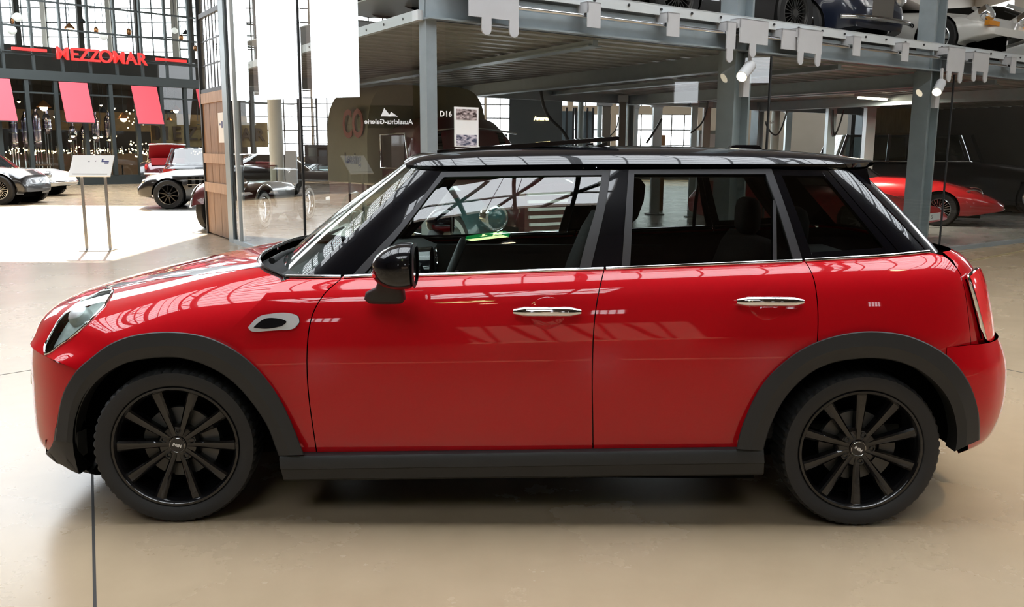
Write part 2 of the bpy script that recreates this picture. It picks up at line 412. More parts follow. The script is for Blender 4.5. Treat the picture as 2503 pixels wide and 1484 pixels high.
for x in np.arange(SX0, SX1 + .1, 3.1):
    t = MB(); t.box(x - .08, x + .08, SY0 - 2, SY1 + 2, ZR - .16, ZR + .02)
    zc = [ZR - 1.15 + .5 * ((y - 5.0) / 5) ** 2 for y in np.linspace(SY0 - 2, SY1 + 2, 9)]; yy = np.linspace(SY0 - 2, SY1 + 2, 9)
    for i in range(8):
        t.bar((x, yy[i], zc[i]), (x, yy[i + 1], zc[i + 1]), .10, .10); t.bar((x, yy[i], zc[i] if i % 2 else ZR - .1), (x, yy[i + 1], ZR - .1 if i % 2 else zc[i + 1]), .06, .06)
    t.obj('roof_truss', M_dark, ce)
for y in np.arange(SY0 + .2, SY1, .42):
    MB().box(SX0, SX1, y - .012, y + .012, ZR + .10, ZR + .56).obj('added_sun_baffle', mat('pale_baffle', (.62, .63, .64), .6), ce)  # unseen blades added to keep direct sun out of the aisle
for x in np.arange(SX0 + .775, SX1, .775):
    MB().box(x - .015, x + .015, SY0, SY1, ZR + .03, ZR + .09).obj('glazing_bar', M_dark, ce)

for i in range(4):
    x = BX0 + .75 + i * 1.5
    MB().bar((x - .8, BY0, ZR - .1), (x + .8, BY1, ZR - .1), .14, .14).obj('roof_brace', M_dark, ce); MB().bar((x, BY0, ZR - .05), (x, BY1, ZR - .05), .1, .1).obj('glazing_bar', M_dark, ce)
MB().bar((BX0, (BY0 + BY1) / 2, ZR - .05), (BX1, (BY0 + BY1) / 2, ZR - .05), .16, .12).obj('glazing_bar', M_dark, ce)

# ---- outer walls
def wall_with_openings(name, p0, d, length, height, th, openings, m):
    """openings: (t0, t1, z0, z1), non overlapping columns sorted by t"""
    mb = MB(); d = np.array(d, float); nrm = np.array([-d[1], d[0], 0])
    def slab(t0, t1, z0, z1):
        if t1 - t0 < 1e-4 or z1 - z0 < 1e-4: return
        T = frame(np.array(p0) + d * t0, d, nrm); mb.box(0, t1 - t0, -th / 2, th / 2, z0, z1, T)
    cols = {}
    for o in openings: cols.setdefault((o[0], o[1]), []).append((o[2], o[3]))
    t = 0
    for (t0, t1), zs in sorted(cols.items()):
        slab(t, t0, 0, height); z = 0
        for z0, z1 in sorted(zs): slab(t0, t1, z, z0); z = z1
        slab(t0, t1, z, height); t = t1
    slab(t, length, 0, height)
    return struct(name, mb, m)
wf_open = [(x - XL, x - XL + 2.9, 4.6, 8.6) for x in np.arange(-25.4, -17, 3.1)]
for i, x in enumerate(np.arange(-16, 9.0, 2.1)):
    t0 = x - XL
    if x < -1: wf_open += [(t0, t0 + 2.02, 1.0, 8.6)]
    else: wf_open += [(t0, t0 + 1.85, .9, 3.12), (t0, t0 + 1.85, 3.5, 8.2)]
for x in np.arange(9.2, 20, 2.2): wf_open += [(x - XL, x - XL + 1.9, 4.2, 8.2)]
wfar = wall_with_openings('wall_far', (XL, YF, 0), (1, 0, 0), XR - XL, ZR, .3, wf_open, M_wall)
k = 0
def window_bars(parent, p0, d, t0, t1, z0, z1, nx, nz, pane=None, wd=.05):
    d = np.array(d, float); p0 = np.array(p0, float); mb = MB()
    for i in range(nx + 1):
        p = p0 + d * (t0 + (t1 - t0) * i / nx); mb.bar((p[0], p[1], z0), (p[0], p[1], z1), wd, .06, (d[1], -d[0], 0))
    for j in range(nz + 1):
        z = z0 + (z1 - z0) * j / nz; a = p0 + d * t0; b = p0 + d * t1; mb.bar((a[0], a[1], z), (b[0], b[1], z), .06, wd)
    return mb
for j, (t0, t1, z0, z1) in enumerate(wf_open):
    k += 1
    o = window_bars(None, (XL, YF, 0), (1, 0, 0), t0, t1, z0, z1, 3, max(2, int((z1 - z0) / .62))).obj('window_%d' % k, M_dark); o['kind'] = 'structure'
wb_open = [(t, t + .9, 3.0, 4.1) for t in (20.5, 27.8, 32.0, 36.0)]
wback = wall_with_openings('wall_back', (XL, YN, 0), (1, 0, 0), XR - XL, ZR, .3, wb_open, M_brick)
for j, (t0, t1, z0, z1) in enumerate(wb_open):
    k += 1; o = window_bars(None, (XL, YN, 0), (1, 0, 0), t0, t1, z0, z1, 4, 4).obj('window_%d' % k, M_dark); o['kind'] = 'structure'
wl_open = [(t, t + 3, 4.5, 8.0) for t in np.arange(30, 56, 4.2)]
wall_with_openings('wall_left', (XL, YF, 0), (0, -1, 0), YF - YN, ZR, .3, [(t, t + 2.9, 3.6, 8.6) for t in np.arange(.6, 16, 3.2)], M_brick)
wall_with_openings('wall_right', (XR, YN, 0), (0, 1, 0), YF - YN, ZR, .3, [(22.4, 23.2, 2.9, 3.6), (24.6, 25.4, 3.5, 4.3)] + [(t, t + 3, 3.2, 8.0) for t in np.arange(38, 58, 4.6)], M_wall)
# dark inner wall on the right behind the sports cars
WX0, WY = 8.6, 23.0
inn = struct('wall_inner', MB().box(WX0, XR, WY, WY + .25, 0, 4.3), mat('dark_panel_wall', (.07, .068, .062), .7, noise=.25, nscale=1.5))

# ---- steel rack (parking deck)
rack = thing('parking_rack', 'galvanised steel car rack with plank deck and glazed front behind the red hatchback', 'car rack', tuple(Cn))
def rk(mb, name, m, smooth=None):
    o = mb.obj(name, m, None, smooth); o.parent = rack; o.matrix_parent_inverse = Matrix.Translation(-Vector(Cn)); return o
def hpost(p, z0, z1, wd=.2, dp=.2, th=.03):
    mb = MB(); p = np.array(p); X = Vector(dR); Y = Vector(-oR)
    T = frame((p[0], p[1], 0), dR, -oR)
    mb.box(-wd / 2, -wd / 2 + th, -dp / 2, dp / 2, z0, z1, T); mb.box(wd / 2 - th, wd / 2, -dp / 2, dp / 2, z0, z1, T); mb.box(-wd / 2 + th, wd / 2 - th, -.02, .02, z0, z1, T)
    return mb
POST_T = [4.0, 7.93, 11.9, 15.9]
rk(MB().bar(Rp(.06, 0, -.02), Rp(.06, 3.6, -.02), .12, .10, tuple(dR)), 'corner_post', M_steel)
for t in POST_T:
    rk(hpost(Rp(t, 0, -.06), 0, 6.0, .27, .24), 'post', M_steel)
for t in [0, *POST_T]:
    rk(hpost(Rp(t, 0, 0, DEP), 0, 6.0, .2, .2), 'post', M_steel)
# front edge beam: web and bolted top flange
rk(MB().bar(Rp(0, 2.585, .0), Rp(LEN, 2.585, .0), .05, .245), 'edge_beam', M_steel)
rk(MB().bar(Rp(0, 2.78, .055), Rp(LEN, 2.78, .055), .03, .10).bar(Rp(0, 2.826, .0), Rp(LEN, 2.826, .0), .14, .012), 'edge_flange', M_steelL)
for t in np.arange(.5, LEN, .44):
    rk(MB().tube([Rp(t, 2.785, .07), Rp(t, 2.785, .084)], .014, 6), 'flange_bolt', M_dark)
rk(MB().bar(Rp(0, 2.47, .05), Rp(LEN, 2.47, .05), .12, .015), 'beam_foot', M_steel)
rk(MB().tube([Rp(.8, 2.625, .13), Rp(LEN, 2.645, .13)], .022, 10), 'drive_rod', M_rod, 60)
def bracket(t0, t1, z0, z1, out=.2, lugs=()):
    mb = MB(); T = frame(Rp(t0, 0, 0), dR, -oR)
    L_ = t1 - t0
    mb.box(0, L_, -out, -out + .012, z0, z1, T); mb.box(0, L_, -out, .0, z1 - .012, z1, T); mb.box(0, .012, -out, 0, z1 - .1, z1, T)
    for l in lugs:
        n = 14; pts = [(l + .05, z0 + .001), (l - .05, z0 + .001)] + [(l + .05 * math.cos(a), z0 - .09 + .05 * math.sin(a)) for a in np.linspace(math.pi, 2 * math.pi, n)]
        Tm = T @ Matrix(((1, 0, 0, 0), (0, 0, 1, -out), (0, 1, 0, 0), (0, 0, 0, 1))); mb.prism(pts, 0, .014, Tm)
    b = rk(mb, 'bracket', M_bracket)
    for l in lugs:
        c = Rp(t0 + l, z0 - .09, out + .004); h = MB().tube([c, c + oR * .02], .02, 10).obj('lug_bolt', M_dark); h.parent = b; h.matrix_parent_inverse = Matrix.Translation(-Vector(Cn))
bracket(.33, .85, 2.50, 2.92, .2, (.18, .47)); bracket(1.65, 1.81, 2.52, 2.75, .18); bracket(2.69, 2.86, 2.52, 2.75, .18)
bracket(3.58, 3.72, 2.46, 2.74, .17, (.06,)); bracket(3.74, 4.2, 2.53, 2.78, .21, (.22,)); bracket(4.50, 4.78, 2.52, 2.74, .16); bracket(4.74, 5.18, 2.50, 2.76, .2, (.06, .38))
for t in (5.82, 6.87, 9.7, 10.8): bracket(t, t + .15, 2.53, 2.76, .18)
bracket(7.91, 8.34, 2.46, 2.78, .21, (.07, .36)); bracket(8.59, 9.02, 2.50, 2.76, .2, (.06, .37)); bracket(11.8, 12.3, 2.5, 2.76, .2)
# plank deck seen from below
for s in np.arange(.12, DEP, .285):
    rk(MB().bar(Rp(.02, 2.505, 0, s + .13), Rp(LEN, 2.505, 0, s + .13), .262, .05).bar(Rp(.02, 2.478, 0, s + .05), Rp(LEN, 2.478, 0, s + .05), .03, .03), 'deck_plank', M_hoard)
for t in [2.0, 4.0, 6.0, 7.93, 9.9, 11.9]:
    big = t in (4.0, 7.93, 11.9)
    rk(MB().bar(Rp(t, 2.37 if big else 2.43, 0, .12), Rp(t, 2.37 if big else 2.43, 0, DEP), .06, .18 if big else .06).bar(Rp(t, 2.28 if big else 2.4, 0, .12), Rp(t, 2.28 if big else 2.4, 0, DEP), .16, .014), 'cross_beam', M_steel)
rk(MB().bar(Rp(0, 2.40, 0, DEP), Rp(LEN, 2.40, 0, DEP), .1, .2), 'rear_beam', M_steel)
# side beam along the glazing on the left, pale and perforated
rk(MB().bar(Lp(0, 2.50, .02), Lp(DEP, 2.50, .02), .05, .085), 'side_beam', M_steelL)
for s in np.arange(.3, DEP, .42):
    rk(MB().tube([Lp(s, 2.50, .046), Lp(s, 2.50, .05)], .012, 6), 'side_beam_hole', M_dark)
# spot lamps under the beam by the posts
for t in (3.98, 7.88):
    a = Rp(t, 2.30, .16); d = (-dR * .8 + oR * .25 + np.array([0, 0, -.5])); d /= np.linalg.norm(d)
    mb = MB().tube([a - d * .02, a + d * .24], .062, 14); o = rk(mb, 'spot_lamp_housing', M_bracket, 40)
    rk(MB().tube([a + d * .24, a + d * .243], .054, 14), 'spot_lamp_glow', mat('warm_lamp', (1, .9, .7), .5, emit=(1, .86, .62), es=9), 40)
    rk(MB().bar(a, a + np.array([0, 0, .2]), .03, .03, tuple(dR)), 'lamp_stem', M_bracket)
    rk(MB().box(-.05, .05, -.03, .03, 1.98, 2.24, frame(Rp(t, 0, .1), dR, -oR)), 'switch_box', M_bracket)

# ---- glass walls
gw = thing('glass_wall', 'tall clear glass panes along the front of the steel car rack', 'glass wall', tuple(Rp(0, 0, .11)))
def gchild(mb, name, m, par, org):
    o = mb.obj(name, m); o.parent = par; o.matrix_parent_inverse = Matrix.Translation(-Vector(org)); return o
o_ = Rp(0, 0, .11)
for t0, t1 in ((.16, 4.40), (4.43, 8.30), (8.33, 12.3), (12.33, 16.3)):
    gchild(MB().add([Rp(t0, .05, .10), Rp(t1, .05, .10), Rp(t1, 2.44, .10), Rp(t0, 2.44, .10)], [(0, 1, 2, 3)]), 'glass_pane', M_pane, gw, o_)
    gchild(MB().bar(Rp(t1 + .012, .03, .10), Rp(t1 + .012, 2.44, .10), .02, .02, tuple(dR)), 'pane_joint', M_dark, gw, o_)
gchild(MB().bar(Rp(.1, .03, .10), Rp(16.3, .03, .10), .06, .06), 'base_rail', M_steel, gw, o_)
o2 = Lp(0, 0, .06)
gl = thing('glass_wall', 'tall glass side wall running back from the rack corner to the wooden gate', 'glass wall', tuple(o2))
for s0, s1 in ((.08, 3.13), (3.17, DEP - .12)):
    gchild(MB().add([Lp(s0, .05, .06), Lp(s1, .05, .06), Lp(s1, 4.6, .06), Lp(s0, 4.6, .06)], [(0, 1, 2, 3)]), 'glass_pane', M_pane, gl, o2)
gchild(MB().bar(Lp(3.15, .03, .06), Lp(3.15, 4.6, .06), .025, .025, tuple(dL)), 'pane_joint', M_dark, gl, o2)
gchild(MB().bar(Lp(.05, .03, .06), Lp(DEP, .03, .06), .06, .06), 'base_rail', M_steel, gl, o2)
for s in (DEP - .45,):
    gchild(MB().bar(Lp(s, .03, .05), Lp(s, 4.6, .05), .07, .07, tuple(dL)), 'glass_fin', M_steelL, gl, o2)

# ---- wooden gate leaf with sash window above
GA = onz(515, 570) * (1, 1, 0); GB = onz(582, 592) * (1, 1, 0); dG = (GB - GA) / np.linalg.norm(GB - GA); GL = float(np.linalg.norm(GB - GA)) + .08
gate = thing('gate_leaf', 'tall gate leaf of brown boards with black glazed sash above', 'gate', tuple(GA))
TG = frame((0, 0, 0), dG, (-dG[1], dG[0], 0))
def gt(mb, name, m): return mb.xf(TG).obj(name, m, gate)
ZW = 2.26; ZT = 4.4
gt(MB().box(-.06, .0, -.05, .05, 0, ZT).box(GL, GL + .07, -.05, .05, 0, ZT).box(0, GL, -.04, .04, ZW, ZW + .06).box(0, GL, -.04, .04, ZT - .06, ZT), 'iron_frame', M_dark)
nb = 8
for i in range(nb):
    x0 = GL * i / nb; gt(MB().box(x0 + .003, x0 + GL / nb - .003, -.022 + random.uniform(-.003, .003), .02, .02, ZW - .16), 'board', M_wood)
gt(MB().box(0, GL, -.045, .02, ZW - .16, ZW), 'head_rail', M_wood2)
for z in (1.16, .70): gt(MB().box(0, GL, -.05, -.022, z, z + .15), 'ledge_batten', M_wood2)
mb = MB()
for i in range(1, 9): mb.box(GL * i / 9 - (.02 if i == 4 else .008), GL * i / 9 + (.02 if i == 4 else .008), -.006, .006, ZW + .06, ZT - .06)
for z in (2.69, 3.06, 3.9): mb.box(0, GL, -.008, .008, z - .01, z + .01)
mb.box(0, GL, -.03, .03, 3.42, 3.49); gt(mb, 'sash_bars', M_dark)
gt(MB().add([(0, 0, ZW + .06), (GL, 0, ZW + .06), (GL, 0, ZT - .06), (0, 0, ZT - .06)], [(0, 1, 2, 3)]), 'sash_pane', glass('frosted_glass', (.95, .96, .96), 1.4, .1, haze=.12), )
nt_ = thing('notice_sheet', 'white paper notice pinned to the brown gate boards', 'notice', tuple(GA + np.array([0, 0, 0])))
o = MB().box(.98, 1.36, -.032, -.028, 1.48, 1.93).xf(TG).obj('paper', M_white, nt_)
MB().box(1.16, 1.24, -.0335, -.032, 1.70, 1.80).box(1.05, 1.12, -.0335, -.032, 1.74, 1.77).xf(TG).obj('print_mark', mat('blue_print', (.06, .07, .2), .5), nt_)

# round pale column and other uprights behind the glass
cp = onz(682, 525)
col = tag(MB().lathe([(.16, 0), (.16, .02), (.145, .03), (.145, 8.8)], 20).obj('round_column', mat('cream_paint', (.70, .68, .60), .5, noise=.05), None, 40, tuple(cp)), 'cream round column standing behind the glass side wall', 'column')
MB().box(.18, .42, -.05, .05, 0, 1.35).obj('service_panel', M_bracket, col)
# ================================================================= the red hatchback
CARY = 4.001
car = thing('hatchback_car', 'red five-door hatchback with black roof, black wheels and black wheel arch cladding', 'car', (0, CARY, 0))
ORG = (0, CARY, 0)
M_red = mat('red_paint', (0.47, 0.003, 0.008), 0.42, 0.0, 1.0, noise=0.03, nscale=300, spec=0.04)
M_blk = mat('black_gloss', (0.004, 0.004, 0.006), 0.25, 0, 1.0, spec=.1)
M_plas = mat('dark_plastic', (0.017, 0.018, 0.019), 0.52, bump=0.12, bscale=900)
M_trim = mat('satin_window_trim', (0.055, 0.055, 0.062), 0.42)
M_chr = mat('chrome', (0.86, 0.86, 0.87), 0.07, 1.0, noise=0.02, nscale=40)
M_rub = mat('tyre_rubber', (0.016, 0.016, 0.017), 0.62, bump=0.1, bscale=400)
M_rim = mat('black_wheel_paint', (0.005, 0.005, 0.006), 0.22, 0.0, 1.0, spec=.15)
M_int = mat('cabin_cloth', (0.02, 0.02, 0.022), 0.85, bump=0.3, bscale=300)
M_int2 = mat('cabin_plastic', (0.028, 0.029, 0.03), 0.5)
M_head = mat('headlining', (0.32, 0.31, 0.29), 0.9, bump=.2, bscale=400)
M_liner = mat('wheel_liner', (0.004, 0.004, 0.004), 0.95, spec=0.02)
M_g1 = glass('clear_window_glass', (0.80, 0.88, 0.85), 1.75)
M_g2 = glass('tinted_window_glass', (0.40, 0.42, 0.40), 1.75)
M_tail = mat('tail_lamp_red', (0.75, 0.01, 0.015), 0.12, 0, 1.0, emit=(1, 0.02, 0.02), es=0.12)
M_lamp = mat('lamp_reflector', (0.60, 0.62, 0.63), 0.42, .35, noise=.3, nscale=30)
M_amber = mat('amber_lens', (0.8, 0.32, 0.03), 0.15, 0, 1.0)
M_disc = mat('brake_disc', (0.10, 0.098, 0.095), 0.5, 0.8)
M_stripe = mat('bonnet_stripe', (0.02, 0.02, 0.022), 0.3, 0, 0.9)

def near(net):
    p = Patch(np.asarray(net, float) * (1, -1, 1), ORG)
    c = np.array([[p.ku[-1] / 2, p.kv[-1] / 2]]); q = p.ev(c)[0]
    p.flip = 1.0 if p.nrm(c)[0] @ (q - np.array([q[0] * .7, 0, .45])) > 0 else -1.0
    return p
zb = lambda x: 0.9535 + 0.0425 * x
def sect(st, hs, zl, prof):
    """st: (x, y, nx, ny, ztop, tail weight)"""
    net = []
    for x, y, nx, ny, zt, tw in st:
        l = math.hypot(nx, ny)
        net.append([(x - nx / l * i, y - ny / l * i, zl + h * (zt - zl)) for h, i in zip(hs, [(1 - tw) * a + tw * b for a, b in prof])])
    return net
HS = [0, .12, .28, .45, .60, .73, .84, .92, .97, 1.0]
PR = list(zip([.045, .022, .007, 0, .001, .009, .021, .043, .076, .118], [.02, .01, 0, .005, .02, .045, .075, .11, .15, .20]))
ST = [(-1.25, .861, 0, 1, zb(-1.25) - .02, 0), (-.9, .862, 0, 1, zb(-.9), 0), (-.5, .8625, 0, 1, zb(-.5), 0), (0, .8635, 0, 1, zb(0), 0), (.5, .8635, 0, 1, zb(.5), 0),
      (1.0, .8635, 0, 1, zb(1), 0), (1.3, .861, 0.01, 1, zb(1.3), 0), (1.5, .850, .12, 1, zb(1.5), .06), (1.66, .815, .3, 1, 1.03, .22), (1.78, .74, .8, 1, 1.03, .5),
      (1.87, .62, 1, .6, 1.03, .8), (1.915, .45, 1, .2, 1.03, .95), (1.935, .25, 1, .06, 1.03, 1), (1.945, 0, 1, 0, 1.03, 1)]
pC = near(sect(ST, HS, .22, PR))

# ---- outlines traced from the photograph (pixels)
archF = [(133, 1077), (138, 1045), (145, 996), (155.6, 957.7), (173, 926), (190.7, 901.6), (222, 875), (250, 852.6), (285, 833), (320, 821), (355, 814.7), (390, 811.6), (425.5, 811.6), (460.5, 814.7), (495.6, 821), (530.6, 833), (565.6, 850.8), (600.7, 875), (635.7, 908.6), (670.8, 954), (698.8, 1003), (723, 1059), (743.6, 1112)]
archFi = [(186, 1085), (187, 1059), (189, 1028), (197.7, 996), (215, 961), (240, 930), (268, 908.6), (306, 889), (355, 878), (397, 874), (443, 876), (488.6, 887.6), (530.6, 907), (565.6, 931), (600.7, 966), (632, 1007), (656.7, 1049), (670.8, 1087), (681, 1114)]
archR = [(1800, 1098), (1809, 1056.5), (1823.7, 1016.5), (1845.5, 969), (1874.6, 925.5), (1907, 892.8), (1947, 861.9), (1987, 840), (2034.7, 823), (2082, 813.5), (2125.7, 810), (2169, 812), (2213, 819), (2253, 832.8), (2289, 851), (2325.8, 878), (2351, 907), (2373, 943.7), (2385.8, 976.5), (2393, 1013), (2395, 1049), (2395, 1075)]
archRi = [(1865.5, 1102), (1878, 1056.5), (1896, 1013), (1922, 969), (1954.7, 933), (1994.7, 903.7), (2042, 885.5), (2089, 878), (2136.6, 876), (2180, 881), (2224, 894.6), (2260, 914.6), (2289, 940), (2315, 973), (2329, 1005.6), (2336.7, 1042), (2338.5, 1071), (2333, 1104)]
hubF, hubR = np.array([420., 1105.]), np.array([2108., 1108.])
def toward(c, pts, k): return [tuple(c + (np.array(p) - c) * k) for p in pts]
hoodshut = [(706, 681), (677, 693), (634, 735), (590.5, 778.6), (555.7, 810.5), (529.7, 830.8)]
doorF = [(839, 676), (823, 691), (803, 708), (784, 731), (769, 757), (756, 802), (751, 851), (750.6, 904), (754, 961), (762, 1025), (771, 1085), (775, 1112)]
shutB = [(1477.5, 656), (1462, 723), (1452.5, 791), (1448.7, 866), (1447.5, 942), (1448.7, 1017), (1449.5, 1103)]
shutR = [(1963, 632), (1978, 655), (1988.6, 680), (1995.6, 715), (1999, 750), (1999.8, 795.6), (1997, 850)]
beltF = [(706, 680), (757, 681), (839, 680)]; beltD = [(839, 681), (902, 678), (1021, 676), (1250, 668), (1477.5, 660)]; beltRd = [(1477.5, 660), (1720, 650), (1963, 640)]
beltQ = [(1963, 640), (2070, 634), (2180, 627), (2272, 617)]
aF2 = toward(hubF, archF, .965); aR2 = toward(hubR, archR, .965)
# fender behind the bonnet line
panel('front_wing', pC, densify([hoodshut, aF2[15:], [aF2[-1], (776, 1116)], doorF[::-1], beltF[::-1]]), M_red, car)
panel('front_door', pC, densify([doorF, [(775, 1116), (1449.5, 1108)], shutB[::-1], beltD[::-1]]), M_red, car, label='red front door')
panel('rear_door', pC, densify([shutB, [(1449.5, 1108), aR2[0]], aR2[:8], shutR[::-1], beltRd[::-1]]), M_red, car, label='red rear door')
# rear quarter (wraps to the tailgate) in patch coordinates beyond the corner
q1 = pC.px2uv(densify([shutR, aR2[7:16]])); uT = pC.ku[-1]; vT = pC.kv[-1]
ubc = pC.px2uv([(2313, 865.5)])[0]
q2 = pC.px2uv(densify([beltQ]))
uTG = pC.px2uv([(2352, 690)])[0][0]
vmid = float(np.interp(.45, HS, pC.kv))
quart = np.concatenate([q1, [(ubc[0], vmid + .03), (uTG + .05, vmid + .0)], [(uTG, vT * .86), (uTG - .04, vT - .02)], q2[::-1]])
tg = np.array([(uTG + .05, vmid), (uT + .0, vmid), (uT, vT), (uTG - .02, vT), (uTG, vT * .86)])
def dense_uv(p, st=.04):
    out = []
    for a, b in zip(p, np.roll(p, -1, 0)):
        n = max(1, int(np.linalg.norm(b - a) / st)); out += [a + (b - a) * i / n for i in range(n)]
    return np.array(out)
def merged(name, patch, uv, m, parent, gap=.0015, res=.035, depth=.012, off=0.0, label=None):
    r = panel(name, patch, uv, m, parent, gap, res, depth, off, True, True)
    a, b = r; bm = bmesh.new(); bm.from_mesh(a.data); bm.from_mesh(b.data)
    bm.to_mesh(a.data); bm.free(); bpy.data.objects.remove(b)
    me = a.data; 
    if label: a['label'] = label
    return a
def smooth_plain(o, ang=35):
    me = o.data; me.polygons.foreach_set('use_smooth', [True] * len(me.polygons)); me.set_sharp_from_angle(angle=math.radians(ang))
def grid_full(name, patch, u0, u1, v0, v1, nu, nv, m, parent, off=0.0, rim=0.0, along='u'):
    """full-width skin of a half patch mirrored in y; centre line at v0 (along='v') or at the u end"""
    U = np.linspace(u0, u1, nu); V = np.linspace(v0, v1, nv); G = np.array([(u, v) for u in U for v in V])
    n = patch.nrm(G) * patch.flip; P = (patch.ev(G) + n * off).reshape(nu, nv, 3); n = n.reshape(nu, nv, 3)
    if rim:   # turn the free edges inwards
        P = np.concatenate([P, (P[:, -1:] - n[:, -1:] * rim)], 1)
    Q = P * (1, -1, 1)
    if along == 'v': A = np.concatenate([Q[:, :0:-1], P], 1)
    else: A = np.concatenate([P, Q[-2::-1]] if along == 'u1' else [Q[:0:-1], P], 0)
    return MB().grid(A).obj(name, m, parent, 40)
panel('rear_quarter', pC, dense_uv(quart, .03), M_red, car, uv=True, gap=0.0012)
merged('tailgate', pC, dense_uv(tg), M_red, car, label='red tailgate')

# ---- bonnet
def Wb(x):
    x = np.asarray(x, float)
    return np.where(x < 0, np.interp(x, [-1.75, -1.62, -1.45, -1.2, -.6], [.775, .815, .845, .861, .8625]), np.interp(x, [.8, 1.3, 1.5, 1.66, 1.78], [.8635, .861, .851, .832, .80]))
def clad3(px, d):
    out = []
    for p in px:
        y = CARY - .86
        for _ in range(6):
            q = ony(p[0], p[1], y); y = CARY - (Wb(q[0]) + d)
        out.append((q[0], q[1] - CARY, q[2]))
    return np.array(out)
def arch3(px):   # point of the arch lip on the body side, a little behind the cladding
    return clad3(toward(hubF, [px], .97), -.006)[0] * (1, -1, 1)
ends = [arch3((189.5, 903.7)), arch3((222, 875)), arch3((262, 845)), arch3((315, 822)), arch3((385, 812)), arch3((455, 814)), arch3((529.7, 830.8))]
yf = [0, .29, .53, .70, .82, .90, .965, 1.0]; zf = [1, .985, .94, .86, .745, .58, .31, 0]
row0 = [(-2.0, 0, .635), (-1.997, .22, .637), (-1.972, .40, .637), (-1.912, .56, .632), (-1.84, .66, .624), (-1.75, .74, .615), (-1.68, .79, .608), ends[0]]
rows = [row0]
cenx = [None, -1.995, -1.94, -1.79, -1.50, -1.26, -1.06]; cenz = [None, .692, .748, .808, .880, .932, .966]
def hoodrow(k):
    xc, zc = cenx[k], cenz[k]; e = ends[k]; r = []
    for i, (a, b) in enumerate(zip(yf, zf)):
        y = a * e[1]; z = e[2] + b * (zc - e[2])
        x = xc + (e[0] - xc) * {1: a ** 3.3, 2: a ** 3.1, 3: a ** 2.9, 4: a ** 2.8, 5: a ** 3, 6: a ** 3}[k]
        r.append((x, y, z))
    return r
rows += [hoodrow(k) for k in range(1, 6)]
cow = [(-1.06, 0, .966), (-1.055, .25, .965), (-1.025, .46, .960), (-.975, .61, .948), (-.905, .695, .930), (-.855, .745, .905), (-.935, .825, .82), ends[6]]
rows.append(cow)
pA = near(rows)
hl = densify([[(279, 705), (277, 716), (271, 727), (256, 750), (241.7, 764), (220, 788.6), (201.6, 804), (171, 830), (144.6, 848), (125, 863), (109.4, 869.7)],
              [(109.4, 869.7), (107, 855), (113, 836), (123, 818), (135, 797), (153, 771.6), (171, 756), (195.6, 739), (232, 720.6), (256, 709), (279, 705)]], 5)
hluv = pA.px2uv(hl)
uA, vA = pA.ku[-1], pA.kv[-1]
panel('bonnet', pA, dense_uv(np.array([(0, 0), (uA, 0), (uA, vA), (0, vA)]), .03), M_red, car, uv=True, holes=(hluv,), gap=.001, depth=.02)
# weld the two bonnet halves into one panel
def join_pair(name):
    os_ = [o for o in car.children if o.name.split('.')[0] == name]
    a, b = os_[0], os_[1]; ma, mb_ = a.data, b.data
    na = [tuple(c.vector) for c in ma.corner_normals]; nb = [tuple(c.vector) for c in mb_.corner_normals]
    V = [tuple(v.co) for v in ma.vertices] + [tuple(v.co) for v in mb_.vertices]; o = len(ma.vertices)
    Fs = [tuple(p.vertices) for p in ma.polygons] + [tuple(i + o for i in p.vertices) for p in mb_.polygons]
    me = bpy.data.meshes.new(name); me.from_pydata(V, [], Fs); me.materials.append(ma.materials[0])
    me.polygons.foreach_set('use_smooth', [True] * len(me.polygons)); me.normals_split_custom_set(na + nb)
    a.data = me; bpy.data.objects.remove(b)
join_pair('bonnet')
panel('headlight_lens', pA, inset(hluv, .004), M_g1, car, uv=True, off=.004, depth=.004, gap=.001, res=.02)
panel('headlight_bowl', pA, inset(hluv, .006), M_lamp, car, uv=True, off=-.03, depth=0, gap=.001, res=.02)
def sweep_tube(name, P, r, m, n=8, closed=False, both=True, sc=None):
    for sgn in ((1, -1) if both else (1,)):
        MB().tube([(p[0], p[1] * sgn, p[2]) for p in P], r, n, closed=closed).obj(name, m, car, 60)
rim = pA.ev(inset(hluv, .004)) + pA.nrm(inset(hluv, .004)) * pA.flip * .002
sweep_tube('headlight_ring', rim[::2], .0045, M_chr, 6, True)
hc = pA.ev(hluv.mean(0)[None])[0]; hn = (pA.nrm(hluv.mean(0)[None]) * pA.flip)[0]
for sg in (1, -1):
    c = hc - hn * .02 + np.array([.03, 0, .01]); MB().ball((c[0], c[1] * sg, c[2]), .045, 14, 8).obj('headlight_projector', M_lamp, car, 60)
st = densify([[(248.6, 703), (318, 686), (387.7, 670), (474.6, 658), (561.5, 649.7), (636, 642)], [(640, 653), (561.5, 662.7), (474.6, 673), (387.7, 683), (330, 693), (280.5, 703)]], 9)
panel('bonnet_stripe', pA, st, M_stripe, car, off=.0012, depth=0, gap=0, res=.03)

